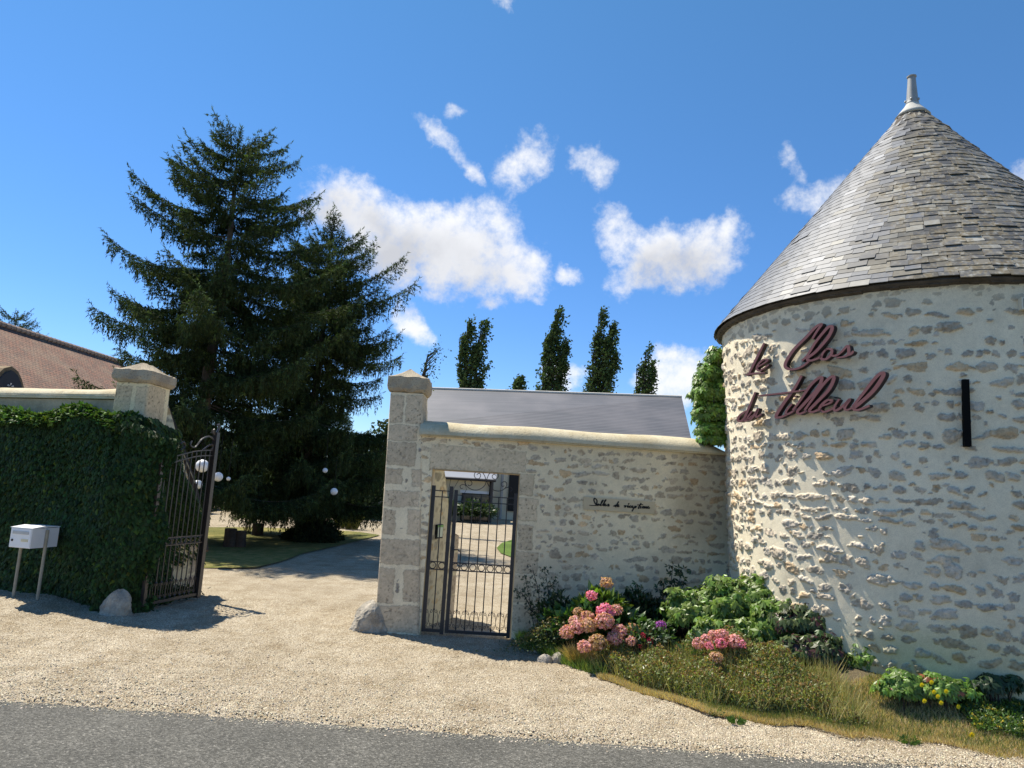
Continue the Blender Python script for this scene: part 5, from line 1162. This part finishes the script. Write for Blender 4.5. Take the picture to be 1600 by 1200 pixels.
lowc = creeper('creeper_bush', 'low spreading creeper dotted with yellow flowers by the tower foot', [BLb(1415, 1078, 6.35, (.26, .17, .17), 520), BLb(1475, 1080, 6.3, (.28, .15, .15), 520)], .065, (.12, .21, .032), 9, reds=.05, redc=(.25, .07, .03))
creeper('creeper_bush', 'dark leafy plant in the tower foot shade at the right edge', [BLb(1558, 1070, 6.28, (.22, .08, .10), 260)], .085, (.028, .06, .02), 10)
def flowers(root, pts, y, m, col, rad, n=14):
    for (px, py) in pts:
        p = Yp(px, py, y); r = np.random.default_rng(int(px*7+py)); L = Leaves(); a = np.linspace(0, 2*pi, n, endpoint=False); D = np.stack([np.cos(a), -.3+0*a, np.sin(a)], 1)
        L.add(np.repeat(np.array([tuple(p)]), n, 0), D, np.repeat(np.array([[0, -1., .6]]), n, 0), rad, rad*.5, vary(col, n, r, .1, .05)); L.build('flower', m, root)
flowers(lowc, [(1455, 1066), (1459, 1081), (1465, 1088), (1478, 1080), (1444, 1095), (1470, 1098), (1497, 1104), (1440, 1070)], 6.12, M_PETAL, (.75, .60, .03), .022)
# hydrangeas
def mophead(root, p, rad, col, seed, dry=.0, name='flower_head'):
    r = np.random.default_rng(seed); n = int(420*(rad/.08)**2); v = unit(n, r); v[:, 2] = np.maximum(v[:, 2], -.45-.2*r.random(n)); v /= np.linalg.norm(v, axis=1, keepdims=True)
    lump = 1+.07*np.sin(v[:, 0]*9+seed)*np.sin(v[:, 1]*8)+.08*np.sin(v[:, 2]*10+seed*2)
    P = np.array(tuple(p))+v*(rad*lump*r.uniform(.86, 1.03, n))[:, None]*np.array([1, 1, .82]); L = Leaves(); T = np.cross(v, unit(n, r)); c = vary(col, n, r, .22, .08); d = r.random(n) < dry; c[d] = vary((.42, .27, .15), int(d.sum()), r, .25, .1)
    q = r.random(n) < .12; c[q] = np.clip(c[q]*1.5, 0, .9)
    L.add(P, T+.3*v, v+.4*unit(n, r), rad*.34, rad*.32, c, .3, .5); 
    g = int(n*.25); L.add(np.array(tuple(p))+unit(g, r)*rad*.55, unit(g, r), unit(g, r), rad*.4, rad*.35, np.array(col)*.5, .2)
    return L.build(name, M_PETAL, root)
def cp(x, y): return (800+x/4, 860+y/4)
hy = empty('hydrangea', (1.1, 7.75, 0), 'large hydrangea with many faded pink flower heads beside the dry grass', 'hydrangea', 'pink hydrangeas')
bush('x', None, tuple(Yp(925, 985, 8.05)), .44, .28, .26, 2000, .12, (.045, .10, .025), 21, parent=hy, lw_=.6)
bush('x', None, tuple(Yp(938, 955, 8.1)), .24, .14, .17, 380, .13, (.13, .20, .035), 22, parent=hy, lw_=.55)
bush('x', None, tuple(Yp(985, 1000, 7.95)), .22, .16, .20, 450, .11, (.045, .10, .025), 23, parent=hy, lw_=.6)
PK, VP, DP = (.68, .35, .36), (.72, .24, .38), (.58, .36, .26)
for i, (x, y, rad, c, dry, dep) in enumerate(((590, 200, 36, DP, .2, 8.0), (497, 282, 33, VP, 0, 7.85), (412, 385, 30, DP, .45, 7.8), (472, 418, 42, PK, .3, 7.7), (582, 382, 50, VP, .05, 7.6), (652, 372, 36, PK, .45, 7.75), (395, 442, 36, PK, .4, 7.65), (345, 510, 42, PK, .4, 7.6), (408, 480, 44, PK, .3, 7.5), (480, 468, 46, DP, .35, 7.5), (578, 442, 52, PK, .3, 7.45), (672, 505, 42, PK, .2, 7.5), (640, 550, 44, PK, .3, 7.4), (452, 600, 40, PK, .2, 7.3), (535, 575, 50, DP, .7, 7.35), (755, 492, 38, DP, .4, 7.6), (745, 565, 32, PK, .3, 7.4), (850, 505, 22, DP, .3, 7.7))):
    p = Yp(*cp(x, y), dep); mophead(hy, p, rad/4/1100*dep*1.0, c, i+1, dry)
hy2 = empty('hydrangea', (2.1, 7.0, 0), 'smaller hydrangea with a row of clear pink flower heads in front of the creeper', 'hydrangea', 'pink hydrangeas')
bush('x', None, tuple(Yp(1125, 1028, 7.3)), .32, .18, .17, 1000, .11, (.04, .09, .024), 24, parent=hy2, lw_=.6)
for i, (x, y, rad, c, dry, dep) in enumerate(((1165, 582, 36, PK, .05, 7.0), (1215, 556, 34, PK, .1, 7.0), (1262, 530, 36, PK, .05, 7.05), (1312, 528, 38, PK, .05, 7.0), (1235, 597, 26, VP, 0, 6.9), (1306, 580, 34, VP, .05, 6.9), (1390, 568, 44, PK, .05, 6.95), (1436, 586, 28, VP, 0, 6.9), (1275, 668, 38, DP, .4, 6.8))):
    mophead(hy2, Yp(*cp(x, y), dep), rad/4/1100*dep, c, 40+i, dry)
hy3 = empty('hydrangea', (1.7, 7.8, 0), 'single violet hydrangea head between the pink bush and the creeper', 'hydrangea')
bush('x', None, tuple(Yp(1024, 1005, 7.95)), .22, .14, .18, 420, .11, (.05, .11, .03), 25, parent=hy3, lw_=.6); mophead(hy3, Yp(*cp(930, 470), 7.7), 31/4/1100*7.7, (.34, .10, .42), 60)
rs = empty('rose_bush', (1.5, 7.5, 0), 'small bush with crimson red blooms between the two hydrangeas', 'rose bush')
bush('x', None, tuple(Yp(1012, 1002, 7.5)), .24, .14, .16, 420, .06, (.05, .09, .03), 26, parent=rs)
for i, (x, y, rad) in enumerate(((820, 530, 18), (868, 562, 22), (845, 572, 15), (802, 597, 15), (885, 575, 13))): mophead(rs, Yp(*cp(x, y), 7.4), rad/4/1100*7.4, (.62, .03, .10), 70+i, 0, 'bloom')
# airy plants against the wall
def sprigs(name, lab, lines, y, leafn, size, col, seed, group=None):
    r = np.random.default_rng(seed); b = Yp(*lines[0][0], y); root = empty(name, (b.x, y, 0), lab, 'plant', group); k = MB(); L = Leaves()
    for ln in lines:
        P = cr([Yp(px, py, y-.04*i) for i, (px, py) in enumerate(ln)], 6); k.tube(P, [.008*(1-.7*i/len(P)) for i in range(len(P))], 4)
        for i in range(leafn):
            j = r.integers(len(P)//6, len(P)); p = np.array(tuple(P[j])); c = p+r.normal(size=3)*.035; compound(L, c[None], np.array([[r.normal()*.4, -1, .5+r.normal()*.3]]), size, col, r, 3)
    k.build('stem', M_BARK, root); L.build('leaves', M_LEAF, root)
sprigs('wall_shrub', 'thin dark sprigs climbing the pale jamb right of the small gate', [[(835, 985), (828, 940), (820, 900)], [(838, 985), (842, 930), (832, 890)], [(860, 985), (858, 930), (868, 905)], [(858, 960), (856, 920), (850, 885)], [(835, 960), (818, 930), (808, 925)]], 8.6, 46, .032, (.030, .050, .022), 1)
sprigs('wall_shrub', 'dark tall sprig standing against the stone wall by the creeper', [[(1045, 960), (1048, 915), (1052, 880)], [(1040, 960), (1036, 930), (1038, 905)], [(1060, 950), (1062, 910), (1064, 890)]], 8.7, 26, .07, (.030, .055, .02), 2)
sprigs('wall_shrub', 'green rose stems behind the hydrangea against the wall', [[(985, 980), (990, 940), (996, 912)], [(975, 980), (972, 950), (985, 930)], [(1005, 985), (1012, 950), (1006, 935)], [(985, 980), (968, 950), (972, 925)], [(975, 980), (950, 960), (935, 925)]], 8.45, 30, .06, (.045, .09, .028), 3)
bush('shade_shrub', 'dark shade loving shrub filling the corner behind the hydrangea', tuple(Yp(1000, 975, 8.4)), .62, .22, .30, 2200, .085, (.026, .045, .018), 27)
bush('shade_shrub', 'dark low shrub between the gate jamb and the hydrangea', tuple(Yp(875, 965, 8.35)), .28, .2, .24, 700, .07, (.035, .06, .022), 28)
# seed head clump and ground cover
def cover(name, lab, pts, hgt, nleaf, nhead, seed, lc, hc, kind='stuff', cat='ground cover', ls=.028):
    r = np.random.default_rng(seed); L = Leaves(); X, Y_ = pts(nleaf, r); H = hgt(X, Y_); Z = bz(X, Y_)+H*r.random(nleaf)**.6
    L.add(np.stack([X, Y_, Z], 1), unit(nleaf, r)+np.array([0, -.1, .7]), unit(nleaf, r)+np.array([0, -.3, .6]), r.uniform(.6, 1.5, nleaf)*ls, r.uniform(.3, .6, nleaf)*ls, vary(lc, nleaf, r, .45, .15), .3)
    X, Y_ = pts(nhead, r); H = hgt(X, Y_); Z = bz(X, Y_)+H*r.uniform(.85, 1.12, nhead)
    for k in range(4):
        c = vary(hc[k % len(hc)], nhead, r, .4, .12); L.add(np.stack([X, Y_, Z], 1), unit(nhead, r)+np.array([0, 0, .3]), unit(nhead, r), ls*.62, ls*.5, c, .2)
    return tag(L.build(name, M_LEAF), lab, cat, kind=kind)
def strip(x0, x1, d0, d1):
    def f(n, r):
        x = r.uniform(x0, x1, n); lo = bed_y(x)+d0+.05*np.sin(x*6)+.04*np.sin(x*13); w_ = d1(x) if callable(d1) else d1; return x, lo+w_*r.random(n)
    return f
hg = lambda x, y: .15*(1+.35*np.sin(x*11+y*3)*np.sin(y*9))*sstep(3.15, 2.6, x)*sstep(0, .14, y-bed_y(x)-.05)*sstep(.85, 1.2, x)*(1+.25*np.sin(x*7+y*5)+.2*np.sin(x*17))+.03
cover('ground_cover', 'faded low ground cover with brown seed heads in front of the hydrangeas', strip(.95, 3.05, .10, lambda x: 1.0-.28*np.clip(x-2.2, 0, 1)), hg, 34000, 2400, 3, (.205, .225, .080), [(.22, .13, .05), (.34, .24, .08), (.12, .07, .03)], ls=.030)
cover('ground_cover', 'brown seed head clump beside the gate jamb', lambda n, r: (.62+.20*r.normal(size=n), 8.05+.14*r.normal(size=n)), lambda x, y: .34*np.exp(-((x-.62)/.3)**2)+.05, 3600, 420, 4, (.07, .10, .03), [(.22, .17, .06), (.16, .12, .05)])
cover('ground_cover', 'matted green weeds on the bank under the tower at the right edge', strip(3.9, 5.6, .25, .35), lambda x, y: .07+0*x, 9000, 200, 5, (.075, .13, .03), [(.5, .4, .05)], ls=.03)
def blades(name, lab, pts, h, n, seed, cols, wd=.005, lean=.6, zf=bz):
    r = np.random.default_rng(seed); X, Y_ = pts(n, r); a = r.random(n)*6.28; t = lean*r.random(n); D = np.stack([np.cos(a)*t, np.sin(a)*t, np.ones(n)], 1); N = np.stack([np.cos(a+1.57), np.sin(a+1.57), .3*np.ones(n)], 1); L = Leaves()
    pick = vnoise((64, 64), (9, 9), r); sel = pick[(np.abs(Y_*23).astype(int)) % 64, (np.abs(X*9).astype(int)) % 64]+.35*r.normal(size=n)
    c = np.where(sel[:, None] > .5, vary(cols[0], n, r, .35, .1), vary(cols[1], n, r, .35, .1)); L.add(np.stack([X, Y_, zf(X, Y_)-.005], 1), D, N, h*r.uniform(.4, 1.2, n), wd*r.uniform(.7, 1.4, n), c, .1, .35)
    return tag(L.build(name, M_LEAF), lab, 'grass', kind='stuff')
blades('dry_grass', 'straw coloured short grass along the gravel in front of the tower', strip(1.0, 6.0, -.10, lambda x: .18+.75*sstep(2.0, 3.4, x)), .055, 60000, 6, [(.60, .48, .27), (.44, .34, .16)], lean=1.3)
blades('verge_grass', 'patchy green grass growing through the dry verge', strip(1.8, 6.0, -.02, lambda x: .12+.75*sstep(2.2, 3.6, x)), .075, 13000, 7, [(.12, .17, .04), (.20, .20, .07)], lean=.9)
blades('cover_grass', 'thin green and straw blades standing up through the low ground cover', strip(.95, 3.1, .10, lambda x: .95-.28*np.clip(x-2.2, 0, 1)), .24, 6500, 18, [(.22, .25, .08), (.50, .42, .20)], lean=.8, wd=.004)
blades('bed_grass', 'fresh green grass at the left end of the flower bed', lambda n, r: (lambda x: (x, bed_y(x)+.04+.5*r.random(n)))(r.uniform(.25, 1.05, n)), .15, 6500, 8, [(.13, .22, .04), (.20, .27, .06)], lean=.9, wd=.006)
blades('lawn_grass', 'thin mown grass of the shaded island lawn', lambda n, r: (r.uniform(-9, -3.6, n), r.uniform(13.2, 23, n)), .05, 100, 9, [(.10, .12, .03), (.25, .2, .08)], zf=lambda x, y: .045+0*x)
q = Vector((1.03, 7.22, 0)); q = G(907, 1050); tuft('dry_grass_tuft', 'golden dry grass tuft on the gravel edge beside the white stones', (q.x, q.y+.12, .03), .24, .26, 700, (.50, .36, .14), 11, spread=.9, w_=.005)
r_ = np.random.default_rng(5)
for i, (px, py, lb) in enumerate(((1150, 1128, 'lone green weed in the gravel before the ground cover'), (1420, 1160, 'leafy green weed at the middle of the verge edge'), (1505, 1150, 'green rosette weed beside the single yellow flower'), (1118, 1115, 'flat green weed by the gravel edge'))):
    q = G(px, py, .03); tuft('weed', lb, (q.x, q.y, .02), .07, .12, 90, (.08, .15, .035), 50+i, 'weed', 1.8, .014)
q = G(1518, 1148, .09); dn_ = empty('dandelion', (q.x, q.y, .03), 'single yellow dandelion on the verge at the right', 'flower'); k = MB(); k.tube([(q.x, q.y, .02), (q.x, q.y, .09)], .002, 4); k.build('stem', M_BARK, dn_); flowers(dn_, [(1518, 1148)], q.y, M_PETAL, (.75, .58, .03), .026)
